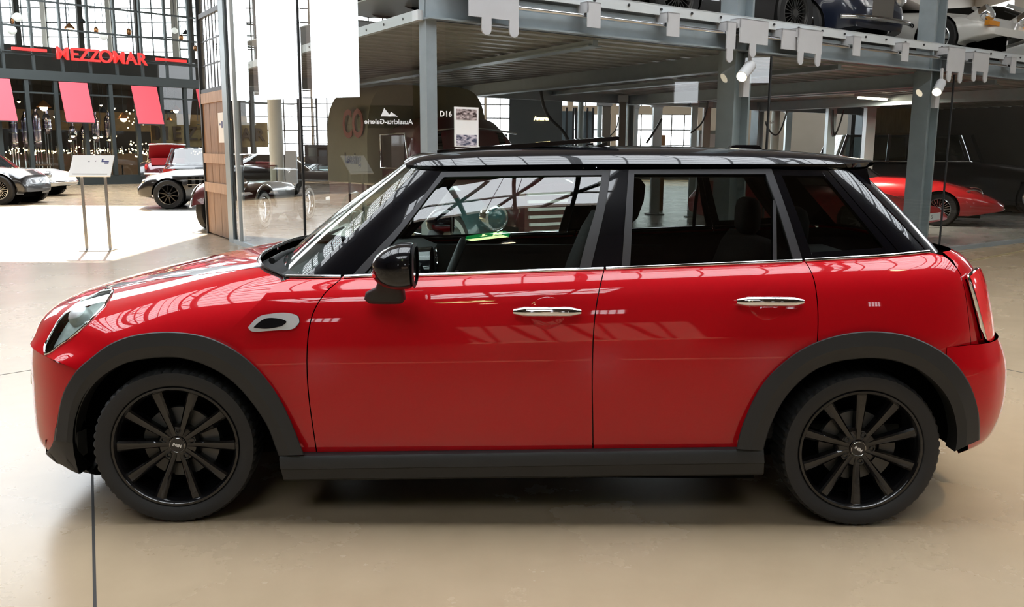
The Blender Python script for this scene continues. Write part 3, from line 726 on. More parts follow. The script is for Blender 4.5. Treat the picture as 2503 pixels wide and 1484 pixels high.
# ---- front bumper
HB = [0, .15, .32, .5, .66, .82, 1.0]
PB = list(zip([.06, .014, .002, 0, .002, .005, .012], [.09, .014, .0, .0, .002, .004, .014]))
SB = [(-2.03, 0, -1, 0, .637, 1), (-2.022, .22, -1, .08, .639, 1), (-1.988, .41, -1, .3, .639, 1), (-1.915, .57, -1, .7, .634, .9), (-1.83, .68, -.8, 1, .626, .7), (-1.73, .765, -.45, 1, .617, .4), (-1.62, .815, -.2, 1, .609, .2), (-1.55, .832, -.1, 1, .605, .1)]
pB = near(sect(SB, HB, .150, PB))
uB, vB = pB.ku[-1], pB.kv[-1]
lo = pB.px2uv(densify([[(100, 1108), (112, 1107), (124, 1098), (131, 1077), (137, 1045), (145, 996), (157, 957), (175, 926), (192, 904)]], 8))
redb = np.concatenate([[(0, vB), (0, lo[0][1] + .04), (.2, lo[0][1] + .03), (lo[0][0] - .12, lo[0][1] + .008)], lo, [(lo[-1][0] + .0, vB)]])
panel('front_bumper', pB, dense_uv(redb, .03), M_red, car, uv=True, gap=.0, depth=.014)
join_pair('front_bumper')
usk = pB.px2uv([(183, 1080)])[0][0]
panel('bumper_skirt', pB, dense_uv(np.array([(0, 0), (usk, 0), (usk, vB * .5), (usk - .06, vB * .9), (0, vB * .9)])), M_plas, car, uv=True, off=-.007, gap=0, depth=.05)
join_pair('bumper_skirt')
gr = dense_uv(np.array([(0.0, vB * .55), (.42, vB * .6), (.36, vB * .95), (0, vB * .97)]))
panel('radiator_grille', pB, gr, M_plas, car, uv=True, off=.004, gap=0, depth=.01); join_pair('radiator_grille')
gp = pB.ev(gr[(gr[:, 0] > .001)]) + pB.nrm(gr[(gr[:, 0] > .001)]) * pB.flip * .008
sweep_tube('grille_surround', gp, .009, M_chr, 6)

# ---- rear bumper
PD = list(zip([.10, .05, .02, .002, 0, .004, .010], [.12, .05, .018, .002, 0, .012, .05]))
HD = [0, .10, .24, .42, .58, .80, 1.0]
SD = [(1.50, .853, .04, 1, .69, .0), (1.60, .848, .06, 1, .695, .1), (1.68, .838, .1, 1, .70, .2), (1.76, .815, .35, 1, .70, .4), (1.86, .745, .8, 1, .70, .7), (1.935, .63, 1, .55, .70, .9), (1.975, .45, 1, .2, .70, 1), (1.988, .22, 1, .05, .70, 1), (1.992, 0, 1, 0, .70, 1)]
pD = near(sect(SD, HD, .245, PD))
uD, vD = pD.ku[-1], pD.kv[-1]
edgeD = pD.px2uv(densify([[(2314, 872), (2338, 905), (2355, 950), (2364, 1000), (2367, 1045), (2366, 1100)]], 8))
panel('rear_bumper', pD, dense_uv(np.concatenate([[(edgeD[0][0], vD)], edgeD, [(edgeD[-1][0], 0), (uD, 0), (uD, vD)]]), .03), M_red, car, uv=True, gap=.0, depth=.02)
join_pair('rear_bumper')
MB().box(1.70, 1.97, -.45, .45, .235, .33).obj('rear_diffuser', M_plas, car)
for sg in (-1, 1):
    MB().lathe([(.036, 0), (.042, .0), (.042, .09), (.036, .09)], 20, (1.93, .10 * sg, .30), 'x').obj('tail_pipe', M_chr, car, 40)

# ---- tail lamps
tl = densify([[(2352, 669), (2366, 668), (2384.7, 673), (2395, 694)], [(2395, 694), (2409, 743), (2414, 795.6), (2414, 826), (2405, 836)], [(2405, 836), (2395, 816.6), (2377.7, 760.6), (2358, 694), (2352, 669)]], 6)
ul0 = pC.px2uv([(2354, 680), (2378, 760), (2396, 818)])
hlamp = np.concatenate([curve([ul0[0] + (.01, 0), ul0[1] + (.008, 0), ul0[2] + (.006, -.02)], 12), curve([ul0[2] + (.05, -.035), ul0[2] + (.17, -.02), ul0[1] + (.22, 0), ul0[0] + (.2, .0), ul0[0] + (.1, .018)], 16)])
panel('tail_lamp', pC, hlamp, M_tail, car, uv=True, off=.022, depth=.03, gap=0, res=.025)
lp = pC.ev(hlamp) + pC.nrm(hlamp) * pC.flip * .014
sweep_tube('tail_lamp_ring', lp, .008, M_chr, 6, True)

# ---- arch cladding
def cladding(name, outer, inner, x_end):
    N = 56; o = curve(outer, N); i = curve(inner, N)
    R0 = clad3(o, -.012); R1 = clad3(o + (i - o) * .0, .010); R2 = clad3(o + (i - o) * .04, .016); R3 = clad3(o + (i - o) * .55, .020); R4 = clad3(o + (i - o) * .62, .017); R5 = clad3(o + (i - o) * .97, .006); R6 = clad3(i, .0); R7 = R6 + (0, .07, 0)
    P = np.stack([R0, R1, R2, R3, R4, R5, R6, R7], 1)
    for sg in (1, -1): MB().grid(P * (1, sg, 1)).obj(name, M_plas, car, 24)
cladding('wheel_arch_cladding', archF, archFi, 0)
cladding('wheel_arch_cladding', archR, archRi, 0)
# lower cladding corner ahead of the front wheel
o_ = curve([(138, 1044), (134, 1074), (126, 1094), (116, 1103), (106, 1107)], 24)
i_ = curve([(187, 1058), (188, 1090), (190, 1120), (196, 1150), (196, 1164), (180, 1163), (150, 1153), (124, 1142), (106, 1131)], 24)
def fr(k_, d_):
    uv_ = pB.px2uv(o_ + (i_ - o_) * k_); return pB.ev(uv_) + pB.nrm(uv_) * pB.flip * d_
P = np.stack([fr(0, -.006), fr(0, .005), fr(.1, .009), fr(.55, .010), fr(.93, .006), fr(1.0, -.004), fr(1.0, -.05)], 1)
for sg in (1, -1): MB().grid(P * (1, sg, 1)).obj('bumper_corner_cladding', M_plas, car, 30)
# ---- sills
for sg in (1, -1):
    a = ony(683, 1116, CARY - .868)[[0, 2]]; b = ony(1867, 1099, CARY - .868)[[0, 2]]; a2 = ony(692, 1180, CARY - .85)[[0, 2]]; b2 = ony(1867, 1166, CARY - .85)[[0, 2]]
    rowsS = []
    for t in np.linspace(0, 1, 14):
        x = a[0] + (b[0] - a[0]) * t; zt = a[1] + (b[1] - a[1]) * t; zl = a2[1] + (b2[1] - a2[1]) * t; x2 = a2[0] + (b2[0] - a2[0]) * t; h = zt - zl
        rowsS.append([(x, -.83 * sg, zt + .004), (x, -.866 * sg, zt), (x, -.872 * sg, zt - .012), (x + (x2 - x) * .45, -.870 * sg, zt - h * .45), (x + (x2 - x) * .5, -.862 * sg, zt - h * .5), (x2, -.846 * sg, zl + .012), (x2, -.83 * sg, zl), (x2, -.70 * sg, zl - .005)])
    mb = MB().grid(rowsS); n = len(rowsS[0]); mb.f += [tuple(range(n)), tuple(range((13) * n, 14 * n))[::-1]]
    mb.obj('side_sill', M_plas, car, 30)

# ---- belt line chrome
def belt(px, name='belt_trim'):
    uv = pC.px2uv(densify([px], 14)); P = pC.ev(uv) + pC.nrm(uv) * pC.flip * .002
    sweep_tube(name, P, .0086, M_chr, 8)
belt([(700, 677), (757, 677.5), (834, 678)]); belt([(842, 678), (902, 675.5), (1021, 674), (1250, 666), (1475, 658.5)]); belt([(1481, 658), (1720, 648.5), (1959, 638.5)]); belt([(1966, 638), (2070, 632), (2180, 625.5), (2270, 616.5)])
cowl = pA.ev(np.stack([np.full(24, uA), np.linspace(0, float(np.interp(5, range(8), pA.kv)), 24)], 1)) + (0.012, 0, .004)
P = [tuple(p) for p in cowl[::-1]] + [(p[0], -p[1], p[2]) for p in cowl[1:]]
MB().tube(P, .008, 6).obj('cowl_trim', M_blk, car, 60)

# ---- glasshouse
zbe = lambda x: zb(x) + .002
base = [(-.97, 0, .958), (-.955, .25, .956), (-.905, .47, .949), (-.835, .61, .939), (-.71, .702, .929), (-.5, .737, zbe(-.5)), (-.15, .749, zbe(-.15)), (.3, .753, zbe(.3)), (.7, .753, zbe(.7)), (1.05, .748, zbe(1.05)), (1.3, .737, zbe(1.3)), (1.48, .714, zbe(1.48)), (1.575, .668, 1.022), (1.645, .56, 1.026), (1.69, .4, 1.028), (1.71, .2, 1.03), (1.715, 0, 1.03)]
topl = [(-.45, 0, 1.352), (-.446, .2, 1.350), (-.432, .38, 1.345), (-.405, .52, 1.338), (-.33, .590, 1.335), (-.2, .615, 1.336), (.0, .628, 1.340), (.3, .636, 1.344), (.6, .638, 1.346), (.88, .635, 1.347), (1.05, .630, 1.347), (1.17, .620, 1.347), (1.25, .590, 1.346), (1.32, .50, 1.345), (1.36, .35, 1.344), (1.375, .17, 1.343), (1.38, 0, 1.343)]
def gh(o):
    net = []
    for a, b in zip(base, topl):
        a, b = np.array(a), np.array(b); d = b - a; n = np.array([0.25 * np.sign(a[0] - .3) * (abs(a[1]) < .65), 1 if a[1] > .5 else a[1] * 1.2, 0.35]); n /= np.linalg.norm(n)
        net.append([a + d * t + n * o * 4 * t * (1 - t) for t in (-.02, .25, .5, .75, 1.0)])
    return net
pE = near(gh(.014))
uE, vE = pE.ku[-1], pE.kv[-1]
Lws = [(752, 672), (840, 592), (930, 506), (1020, 416)]
fo_l = [(863, 672), (925, 606), (975, 553), (1032, 484), (1061, 447), (1080, 421)]; fo_t = [(1080, 421), (1280, 419), (1492, 417)]; fo_r = [(1492, 417), (1479, 508), (1460, 590), (1444, 656)]
fi = densify([[(892, 668), (935, 621), (985, 562), (1042, 488), (1068, 455), (1086, 434)], [(1086, 434), (1280, 431), (1471, 429)], [(1471, 429), (1460, 495), (1433, 590), (1416, 656)], [(1416, 656), (1200, 664), (892, 668)]], 9)
ro_l = [(1536, 416), (1530, 498), (1519, 652)]; ro_t = [(1536, 416), (1700, 415), (1885, 414)]; ro_r = [(1885, 414), (1916, 498), (1961, 636)]
ri = densify([[(1550, 427), (1546, 526), (1540, 650)], [(1540, 650), (1740, 643), (1938, 636)], [(1938, 636), (1896.7, 498), (1871, 427)], [(1871, 427), (1700, 427), (1550, 427)]], 9)
low = lambda a, b: [a, ((a[0] + b[0]) / 2, (a[1] + b[1]) / 2), b]
uL = pE.px2uv(densify([Lws], 8))
# windscreen, one sheet
ws_edge = uL
nV = 14; vv = np.linspace(0.0, vE, nV); ue = np.interp(vv, uL[:, 1], uL[:, 0])
rowsW = []
for v_, u_ in zip(vv, ue):
    U = np.linspace(0, u_, 16); rowsW.append(pE.ev(np.stack([U, np.full(16, v_)], 1)))
rowsW = np.array(rowsW); full = np.concatenate([rowsW[:, ::-1] * (1, -1, 1), rowsW[:, 1:]], 1)
MB().grid(full).obj('windscreen', M_g1, car, 60)
panel('windscreen_pillar', pE, densify([Lws, low(Lws[-1], fo_l[-1]), fo_l[::-1], low(fo_l[0], Lws[0])], 8), M_blk, car, gap=0, depth=.05, off=.003)
panel('front_window_frame', pE, densify([fo_l, fo_t, fo_r, low(fo_r[-1], fo_l[0])], 8), M_trim, car, gap=.0005, depth=.03, off=.005, holes=(fi,))
panel('front_window', pE, fi, M_g1, car, gap=-.004, depth=0, off=-.004)
panel('centre_pillar', pE, densify([fo_r, low(fo_r[-1], ro_l[-1]), ro_l[::-1], low(ro_l[0], fo_r[0])], 8), M_blk, car, gap=.0005, depth=.04, off=.004)
panel('rear_window_frame', pE, densify([ro_l[::-1], ro_t, ro_r, low(ro_r[-1], ro_l[-1])], 8), M_trim, car, gap=.0005, depth=.03, off=.005, holes=(ri,))
panel('rear_side_window', pE, ri, M_g2, car, gap=-.004, depth=0, off=-.004)
panel('window_divider', pE, densify([[(1889, 489), (1897, 489)], [(1897, 489), (1899, 637)], [(1899, 637), (1889, 637)], [(1889, 637), (1889, 489)]], 8), M_trim, car, gap=0, depth=.02, off=.001)
qline = [(2023, 417), (2110, 518), (2199, 620)]; cline = [(2070, 413), (2165, 510), (2262, 614)]
qu = pE.px2uv(densify([ro_r, low(ro_r[-1], qline[-1]), qline[::-1], low(qline[0], ro_r[0])], 8))
panel('quarter_window', pE, qu, M_g2, car, uv=True, gap=.002, depth=0)
qi = inset(qu, .035)
panel('quarter_window_border', pE, qu, M_blk, car, uv=True, gap=.0015, depth=.02, off=.002, holes=(qi,))
panel('rear_pillar', pE, densify([qline, low(qline[-1], cline[-1]), cline[::-1], low(cline[0], qline[0])], 8), M_blk, car, gap=.001, depth=.05, off=.003)
# rear screen and its black surround
uc = pE.px2uv([cline[0], cline[1], cline[2]]); ucm = float(uc[:, 0].max())
vv = np.linspace(0, vE, 10); o_ = np.argsort(uc[:, 1]); ue = np.interp(vv, uc[o_, 1], uc[o_, 0])
rowsG = np.array([pE.ev(np.stack([np.linspace(u_, uE, 18), np.full(18, v_)], 1)) for v_, u_ in zip(vv, ue)])
fullG = np.concatenate([rowsG, rowsG[:, -2::-1] * (1, -1, 1)], 1)
MB().grid(fullG).obj('rear_screen', M_g2, car, 60)
edge = [rowsG[i, 0] for i in range(10)]
for sg in (1, -1):
    A = np.array([[p * (1, sg, 1) + (0.004, -.004 * sg, .002) for p in rowsG[i, :5]] for i in range(10)])
    MB().grid(A).obj('rear_screen_surround', M_blk, car, 60)

# ---- roof
rx = [-.455, -.435, -.36, -.2, .1, .45, .8, 1.08, 1.25, 1.345, 1.40]
rz = [1.353, 1.370, 1.388, 1.403, 1.414, 1.419, 1.416, 1.405, 1.392, 1.380, 1.372]
re = [(-.415, .52, 1.338), (-.385, .555, 1.337), (-.31, .598, 1.337), (-.18, .622, 1.339), (.1, .638, 1.344), (.45, .645, 1.348), (.8, .644, 1.350), (1.08, .635, 1.352), (1.24, .612, 1.352), (1.33, .57, 1.356), (1.385, .54, 1.362)]
yfr = [0, .35, .62, .80, .91, .97, 1.0]; zfr = [1, .985, .92, .78, .56, .30, 0]
pF = near([[(x + (e[0] - x) * a ** 2.5, a * (e[1] + .012), e[2] + b * (z - e[2])) for a, b in zip(yfr, zfr)] for x, z, e in zip(rx, rz, re)])
uF, vF = pF.ku[-1], pF.kv[-1]
roof = grid_full('roof', pF, 0, uF, 0, vF, 60, 26, M_blk, car, 0, .018, 'v'); roof['label'] = 'gloss black roof'
# sunroof lid, tilted open
def rpt(x, y): return float(interp(x, rx, rz)[0])
lid = []
for x in np.linspace(-.30, .42, 12):
    t = (x + .30) / .72; lid.append([(x, y, 1.400 + t * .058 - .006 * (y / .44) ** 2) for y in np.linspace(-.44, .44, 12)])
mbl = MB().grid(lid); mbl.grid([[(p[0], p[1], p[2] - .016) for p in r_] for r_ in lid])
loop = [lid[0][j] for j in range(12)] + [lid[i][11] for i in range(1, 12)] + [lid[11][j] for j in range(10, -1, -1)] + [lid[i][0] for i in range(10, 0, -1)]
k = len(loop); mbl.add(loop + [(p[0], p[1], p[2] - .016) for p in loop], [(i, (i + 1) % k, (i + 1) % k + k, i + k) for i in range(k)])
mbl.obj('sunroof_lid', M_blk, car, 30)
for y in (-.36, .36):
    MB().bar((.28, y, 1.39), (.38, y, 1.425), .02, .012).obj('sunroof_arm', M_disc, car)
MB().box(-.3, .43, -.42, .42, 1.370, 1.386).obj('sunroof_opening', M_liner, car)
# aerial fin and spoiler
fin = [(1.10, 1.385), (1.02, 1.425), (.93, 1.425), (.88, 1.395)]
MB().prism([(1.12, 1.384), (1.09, 1.420), (1.075, 1.424), (.985, 1.424), (.97, 1.42), (.93, 1.392)], -.022, .022, Matrix(((1, 0, 0, 0), (0, 0, 1, 0), (0, 1, 0, 0), (0, 0, 0, 1)))).obj('aerial_fin', M_blk, car, 30)
sp = []
for x, dz in ((1.25, 0), (1.33, -.004), (1.385, -.003), (1.425, .003), (1.432, -.004), (1.40, -.020), (1.33, -.032)):
    sp.append([(x - .05 * (y / .58) ** 2, y, 1.376 + dz - .022 * (y / .58) ** 2) for y in np.linspace(-.565, .565, 22)])
MB().grid(sp).obj('roof_spoiler', M_blk, car, 40)
for sg in (1, -1):
    c = [ony(*p, CARY - .585) - (0, CARY, 0) for p in [(2077, 417), (2119, 412), (2121, 424), (2131, 462), (2125, 463)]]
    MB().add([(p[0], (p[1] - .004) * sg, p[2]) for p in c] + [(p[0] - .01, (p[1] + .05) * sg, p[2]) for p in c], [(0, 1, 2, 3, 4), (5, 9, 8, 7, 6)] + [(i, (i + 1) % 5, (i + 1) % 5 + 5, i + 5) for i in range(5)]).obj('spoiler_fin', M_blk, car)
# rear wiper
MB().tube([(1.60, 0, 1.12), (1.585, -.10, 1.145), (1.56, -.28, 1.15)], [.014, .01, .007], 8).obj('rear_wiper', M_plas, car, 50)

# ---- mirrors
def mirror(sg):
    c = ony(962, 652, CARY - .97) - (0, CARY, 0); P = []
    a0 = ony(907, 650, CARY - .97)[0]; a1 = ony(1012, 650, CARY - .97)[0]
    ts = [0, .03, .09, .18, .32, .5, .7, .88, .97, 1.0]
    for t in ts:
        q = math.sqrt(max(0, 1 - (1 - min(t / .75, 1)) ** 2)) if t < .75 else 1 - .06 * ((t - .75) / .25) ** 2
        if t == 1.0: q *= .86
        ring = []
        for a in np.linspace(0, 2 * math.pi, 28, endpoint=False):
            ca, sa = math.cos(a), math.sin(a); e = .72
            yy = .105 * q * abs(ca) ** e * np.sign(ca); zz = (.082 if sa > 0 else .078) * q * abs(sa) ** e * np.sign(sa)
            ring.append((a0 + (a1 - a0) * t, (c[1] + yy) * sg, c[2] + .004 - .012 * (1 - t) + zz))
        P.append(ring)
    mb = MB().grid(P, closed_v=True); mb.f.append(tuple(range(28)))
    m = mb.obj('door_mirror', M_blk, car, 50)
    MB().grid([[(a1 - .004 + d, p[1] if 1 else 0, p[2]) for p in r_] for d, r_ in ((0, P[-1]), (.008, P[-2]), (.012, P[-1]))], closed_v=True).obj('mirror_bezel', M_plas, m, 40)
    back = MB(); back.v = [(a1 + .002, p[1], p[2]) for p in P[-1]]; back.f = [tuple(range(28))]; back.obj('mirror_glass', M_chr, m)
    f = [ony(*p, CARY - .915) - (0, CARY, 0) for p in [(888, 722), (940, 745), (989, 724), (985, 700), (910, 700)]]
    R_ = []
    for z, x0, x1, y0, y1 in ((f[1][2], f[0][0] + .012, f[2][0] - .012, -.845, -.905), (f[1][2] + .016, f[0][0] - .002, f[2][0], -.84, -.925), (f[1][2] + .04, f[0][0] + .004, f[2][0] - .002, -.835, -.935), (f[3][2] - .005, f[4][0] + .012, f[3][0], -.865, -.965), (f[3][2] + .035, f[4][0] + .03, f[3][0] + .0, -.89, -1.0)):
        R_.append([((x0 + x1) / 2 + (x1 - x0) / 2 * math.copysign(abs(math.cos(a)) ** .7, math.cos(a)), ((y0 + y1) / 2 + (y1 - y0) / 2 * math.copysign(abs(math.sin(a)) ** .7, math.sin(a))) * sg, z) for a in np.linspace(0, 2 * math.pi, 20, endpoint=False)])
    fb = MB().grid(R_, closed_v=True); fb.f += [tuple(range(20))]
    fb.obj('mirror_foot', M_plas, m, 50)
    ip = ony(912, 672, CARY - 1.0) - (0, CARY, 0)
    MB().ball((ip[0] + .014, (c[1] - .02) * sg, ip[2]), .02, 10, 6, (1, 2.2, .7)).obj('indicator_lens', M_tail, m, 60)
mirror(1); mirror(-1)

# ---- door handles
def handle(px0, px1, py):
    uv = pC.px2uv([(px0, py), (px1, py)]); n = 14; U = np.linspace(uv[0], uv[1], n); P = pC.ev(U); N_ = pC.nrm(U) * pC.flip
    cuv = pC.px2uv([((px0 + px1) / 2, py + 3)])[0]; c = pC.ev(cuv[None])[0]; nn = (pC.nrm(cuv[None]) * pC.flip)[0]
    for sg in (1, -1):
        path = [(P[i] + N_[i] * (.028 + .016 * math.sin(math.pi * i / (n - 1)))) * (1, sg, 1) for i in range(n)]
        rr = [.007 + .0115 * min(1, math.sin(math.pi * (i + .6) / (n + .2)) * 1.8) for i in range(n)]
        h = MB().tube(path, rr, 12).obj('door_handle', M_chr, car, 60)
        for k in (1, n - 2): MB().tube([P[k] * (1, sg, 1), path[k]], .008, 8).obj('handle_stem', M_red, h, 60)
    ang = np.linspace(0, 2 * math.pi, 40, endpoint=False); ring = cuv + np.stack([np.cos(ang) * .068, np.sin(ang) * .062], 1)
    for sg in (1, -1):   # shallow round finger recess, pressed rim
        rr = [(pC.ev(cuv + (ring - cuv) * k_) + (pC.nrm(cuv + (ring - cuv) * k_) * pC.flip) * d_) * (1, sg, 1) for k_, d_ in ((1.0, .0003), (.93, -.004 + .0048), (.5, .0010), (0.02, .0010))]
        MB().grid(rr, closed_v=True).obj('handle_recess', M_red, car, 50)
handle(1256, 1418, 762); handle(1797, 1957, 738)

# ---- side scuttle badge
sc = densify([[(608, 800), (640, 772), (660, 768)], [(660, 768), (715, 767), (731, 775), (733, 788)], [(733, 788), (722, 801), (690, 806)], [(690, 806), (640, 810), (612, 806), (608, 800)]], 5)
panel('scuttle_badge', pC, sc, mat('bright_silver', (.80, .80, .81), .28, .55), car, off=.010, depth=.012, gap=0, res=.012)
si = densify([[(622, 800), (648, 780), (690, 780)], [(690, 780), (702, 786), (690, 797)], [(690, 797), (650, 803), (622, 800)]], 5)
panel('scuttle_inlay', pC, si, M_blk, car, off=.0125, depth=.004, gap=0, res=.012)
# ---- wheels
def make_wheel():
    w = bpy.data.objects.new('wheel', None); C.objects.link(w); w.parent = car
    R, n = .297, 168
    prof = [(.232, -.085), (.236, -.092), (.252, -.100), (.272, -.101), (.286, -.0985), (.2945, -.090), (.297, -.074), (.297, -.03), (.297, .03), (.297, .062), (.291, .085), (.272, .100), (.236, .095), (.232, .085)]
    def md(i, k):
        if k in (5, 6) and i % 3 == 0: return -.008
        if k in (9, 10) and i % 3 == 1: return -.008
        if k in (7, 8): return -.007 if i % 3 == 2 else 0
        return 0
    MB().lathe([(r, -h if 0 else h) for r, h in prof], n, (0, 0, 0), 'y', mod=md).obj('tyre', M_rub, w, 28)
    rim = [(.234, -.088), (.230, -.094), (.222, -.094), (.216, -.086), (.206, -.06), (.204, .08), (.232, .088)]
    MB().lathe(rim, 72, (0, 0, 0), 'y').obj('rim', M_rim, w, 30)
    for k in range(10):
        a = 2 * math.pi * k / 10 + .10; T = Matrix.Rotation(-a, 4, 'Y')
        P = []
        for r, wd, y0 in ((.035, .012, -.060), (.075, .0125, -.062), (.13, .0155, -.072), (.185, .019, -.080), (.213, .021, -.082)):
            P.append([T @ Vector((r, y, z)) for y, z in ((y0 + .03, -wd - .004), (y0 + .006, -wd), (y0, -wd * .62), (y0 + .0015, 0), (y0, wd * .62), (y0 + .006, wd), (y0 + .03, wd + .004))])
        MB().grid([[tuple(p) for p in r_] for r_ in P]).obj('spoke', M_rim, w, 25)
    MB().lathe([(.0, -.066), (.032, -.066), (.034, -.060), (.068, -.056), (.078, -.045), (.078, -.02)], 40, (0, 0, 0), 'y').obj('hub', M_rim, w, 30)
    for k in range(5):
        a = 2 * math.pi * k / 5 + .35
        MB().lathe([(.0, -.056), (.008, -.056), (.008, -.062), (.0115, -.062), (.0125, -.05)], 10, (.054 * math.cos(a), 0, .054 * math.sin(a)), 'y').obj('wheel_bolt', M_plas, w, 30)
    cap = MB().lathe([(0, -.0675), (.026, -.0675), (.0285, -.066)], 32, (0, 0, 0), 'y').obj('centre_cap', M_blk, w, 30)
    MB().tube([(.0275 * math.cos(a), -.068, .0275 * math.sin(a)) for a in np.linspace(0, 2 * math.pi, 30, endpoint=False)], .0014, 6, closed=True).obj('cap_ring', M_chr, cap, 60)
    text('cap_lettering', 'MINI', .016, M_white, cap, Matrix.Translation((0, -.0685, 0)) @ Matrix.Rotation(math.radians(90), 4, 'X') @ Matrix.Rotation(math.radians(170), 4, 'Z'), .0004, bold=.0006)
    MB().lathe([(.06, -.02), (.135, -.02), (.135, .0), (.06, .0)], 40, (0, 0, 0), 'y', closed=True).obj('brake_disc', M_disc, w, 30)
    cal = MB(); 
    for a in np.linspace(.2, 1.3, 6): pass
    cal.grid([[(.09 * math.cos(a), y, .09 * math.sin(a)) for y in (-.035, .02)] + [(.15 * math.cos(a), y, .15 * math.sin(a)) for y in (.02, -.035)] for a in np.linspace(-.5, .5, 8)], closed_v=True).obj('brake_caliper', M_disc, w, 30)
    MB().lathe([(.0, .075), (.20, .075), (.204, .02)], 40, (0, 0, 0), 'y').obj('wheel_back', M_liner, w, 30)
    return w
wh = make_wheel()
def put_wheel(w, x, sg, spin, steer=0.0):
    w.location = (x, -.742 * sg, .297)
    w.rotation_euler = (0, spin, steer + (0 if sg > 0 else math.pi))
specs = [(-1.262, 1, 0.12, math.radians(5.5)), (1.305, 1, 0.40, 0), (-1.262, -1, 1.1, math.radians(5.5)), (1.305, -1, .3, 0)]
ws = [wh] + [copy_tree(wh, car) for _ in range(3)]
for w_, s_ in zip(ws, specs): put_wheel(w_, *s_)
for x in (-1.262, 1.305):
    for sg in (1, -1):
        A = [[(x + r * math.cos(a), sg * y, .30 + r * math.sin(a)) for r, y in ((.372, -.835), (.372, -.56), (.30, -.53), (.0, -.53))] for a in np.linspace(-.02, math.pi + (.30 if x < 0 else .02), 30)]
        MB().grid(A).obj('wheel_arch_liner', M_liner, car, 40)
# ---- underbody and engine bay
MB().box(-1.72, 1.72, -.52, .52, .17, .34).box(-.84, .92, -.80, .80, .175, .30).obj('underbody', M_liner, car)
MB().box(-1.7, -.95, -.50, .50, .34, .62).obj('engine_block', M_liner, car)
MB().tube([(-1.78, -.60, .20), (-1.70, -.64, .175), (-1.62, -.66, .165)], .045, 8).obj('tow_flap', M_liner, car, 50)
# cowl well with wiper gear
MB().add([(-1.05, -.45, .93), (-1.05, .45, .93), (-.93, -.68, .90), (-.93, .68, .90), (-.80, -.70, .905), (-.80, .70, .905)], [(0, 1, 3, 2), (2, 3, 5, 4)]).obj('cowl_panel', M_plas, car)
for sg, y0 in ((1, -.50), (1, .12)):
    MB().tube([(-.955, y0, .958), (-.94, y0 + .12, .972), (-.90, y0 + .30, .985), (-.885, y0 + .52, .992)], [.014, .011, .008, .006], 8).obj('wiper_arm', M_plas, car, 50)
# ---- cabin
ul = np.interp([-.72], [ev[0] for ev in pC.ev(np.stack([np.linspace(0, uT, 80), np.full(80, vmid)], 1))], np.linspace(0, uT, 80))[0]
lin = dense_uv(np.array([(ul, vT * .12), (ul + 1.15, vT * .12), (ul + 1.25, vT * .62), (ul + 2.3, vT * .62), (uT, vT * .3), (uT, vT * .985), (ul, vT * .985)]))
panel('inner_lining', pC, lin, M_int2, car, uv=True, off=-.024, depth=0, gap=0, res=.06)
MB().box(-.80, 1.50, -.70, .70, .30, .36).obj('cabin_floor', M_int, car)
for sg in (1, -1):
    MB().box(-.72, .80, sg * .72 - .02, sg * .72 + .02, .34, .90).obj('door_card', M_int2, car)
hp = []
for i, x in enumerate(np.linspace(-.38, 1.28, 12)):
    hp.append([(x, y, float(interp(min(max(x, -.42), 1.3), rx, rz)[0]) - .045 - .035 * (y / .6) ** 2) for y in np.linspace(-.60, .60, 12)])
MB().grid(hp).obj('headlining', M_head, car, 60)
D_ = [(-.86, .55), (-.84, .86), (-.70, .93), (-.48, .935), (-.40, .90), (-.40, .78), (-.46, .62), (-.46, .45)]
MB().prism(D_, -.70, .70, Matrix(((1, 0, 0, 0), (0, 0, 1, 0), (0, 1, 0, 0), (0, 0, 0, 1)))).obj('dashboard', M_int2, car, 30)
MB().lathe([(.0, -.02), (.115, -.02), (.12, -.03), (.13, -.03), (.135, .03)], 36, (-.395, 0, .83), 'x').obj('round_display', M_blk, car, 30)
MB().tube([(-.392, .125 * math.cos(a), .83 + .125 * math.sin(a)) for a in np.linspace(0, 2 * math.pi, 40, endpoint=False)], .007, 6, closed=True).obj('display_ring', M_chr, car, 60)
for y in (-.62, -.25, .25, .62):
    MB().tube([(-.40, y + .045 * math.cos(a), .84 + .045 * math.sin(a)) for a in np.linspace(0, 2 * math.pi, 20, endpoint=False)], .008, 6, closed=True).obj('air_vent_ring', M_chr, car, 60)
Ts = Matrix.Translation((-.27, -.36, .86)) @ Matrix.Rotation(math.radians(-68), 4, 'Y')
sw = MB(); sw.tube([(.18 * math.cos(a), .18 * math.sin(a), 0) for a in np.linspace(0, 2 * math.pi, 40, endpoint=False)], .016, 10, closed=True); sw.xf(Ts); sw.obj('steering_wheel', M_int2, car, 60)
sp_ = MB()
for a in (math.radians(90), math.radians(-90), math.radians(180)): sp_.bar((0, 0, -.01), (.17 * math.cos(a), .17 * math.sin(a), 0), .03, .015)
sp_.lathe([(0, .01), (.05, .006), (.06, -.03)], 20); sp_.xf(Ts); sp_.obj('steering_hub', M_int2, car, 40)
MB().tube([tuple(Ts @ Vector((0, 0, -.02))), (-.48, -.36, .80)], .04, 12).obj('steering_column', M_int2, car, 50)
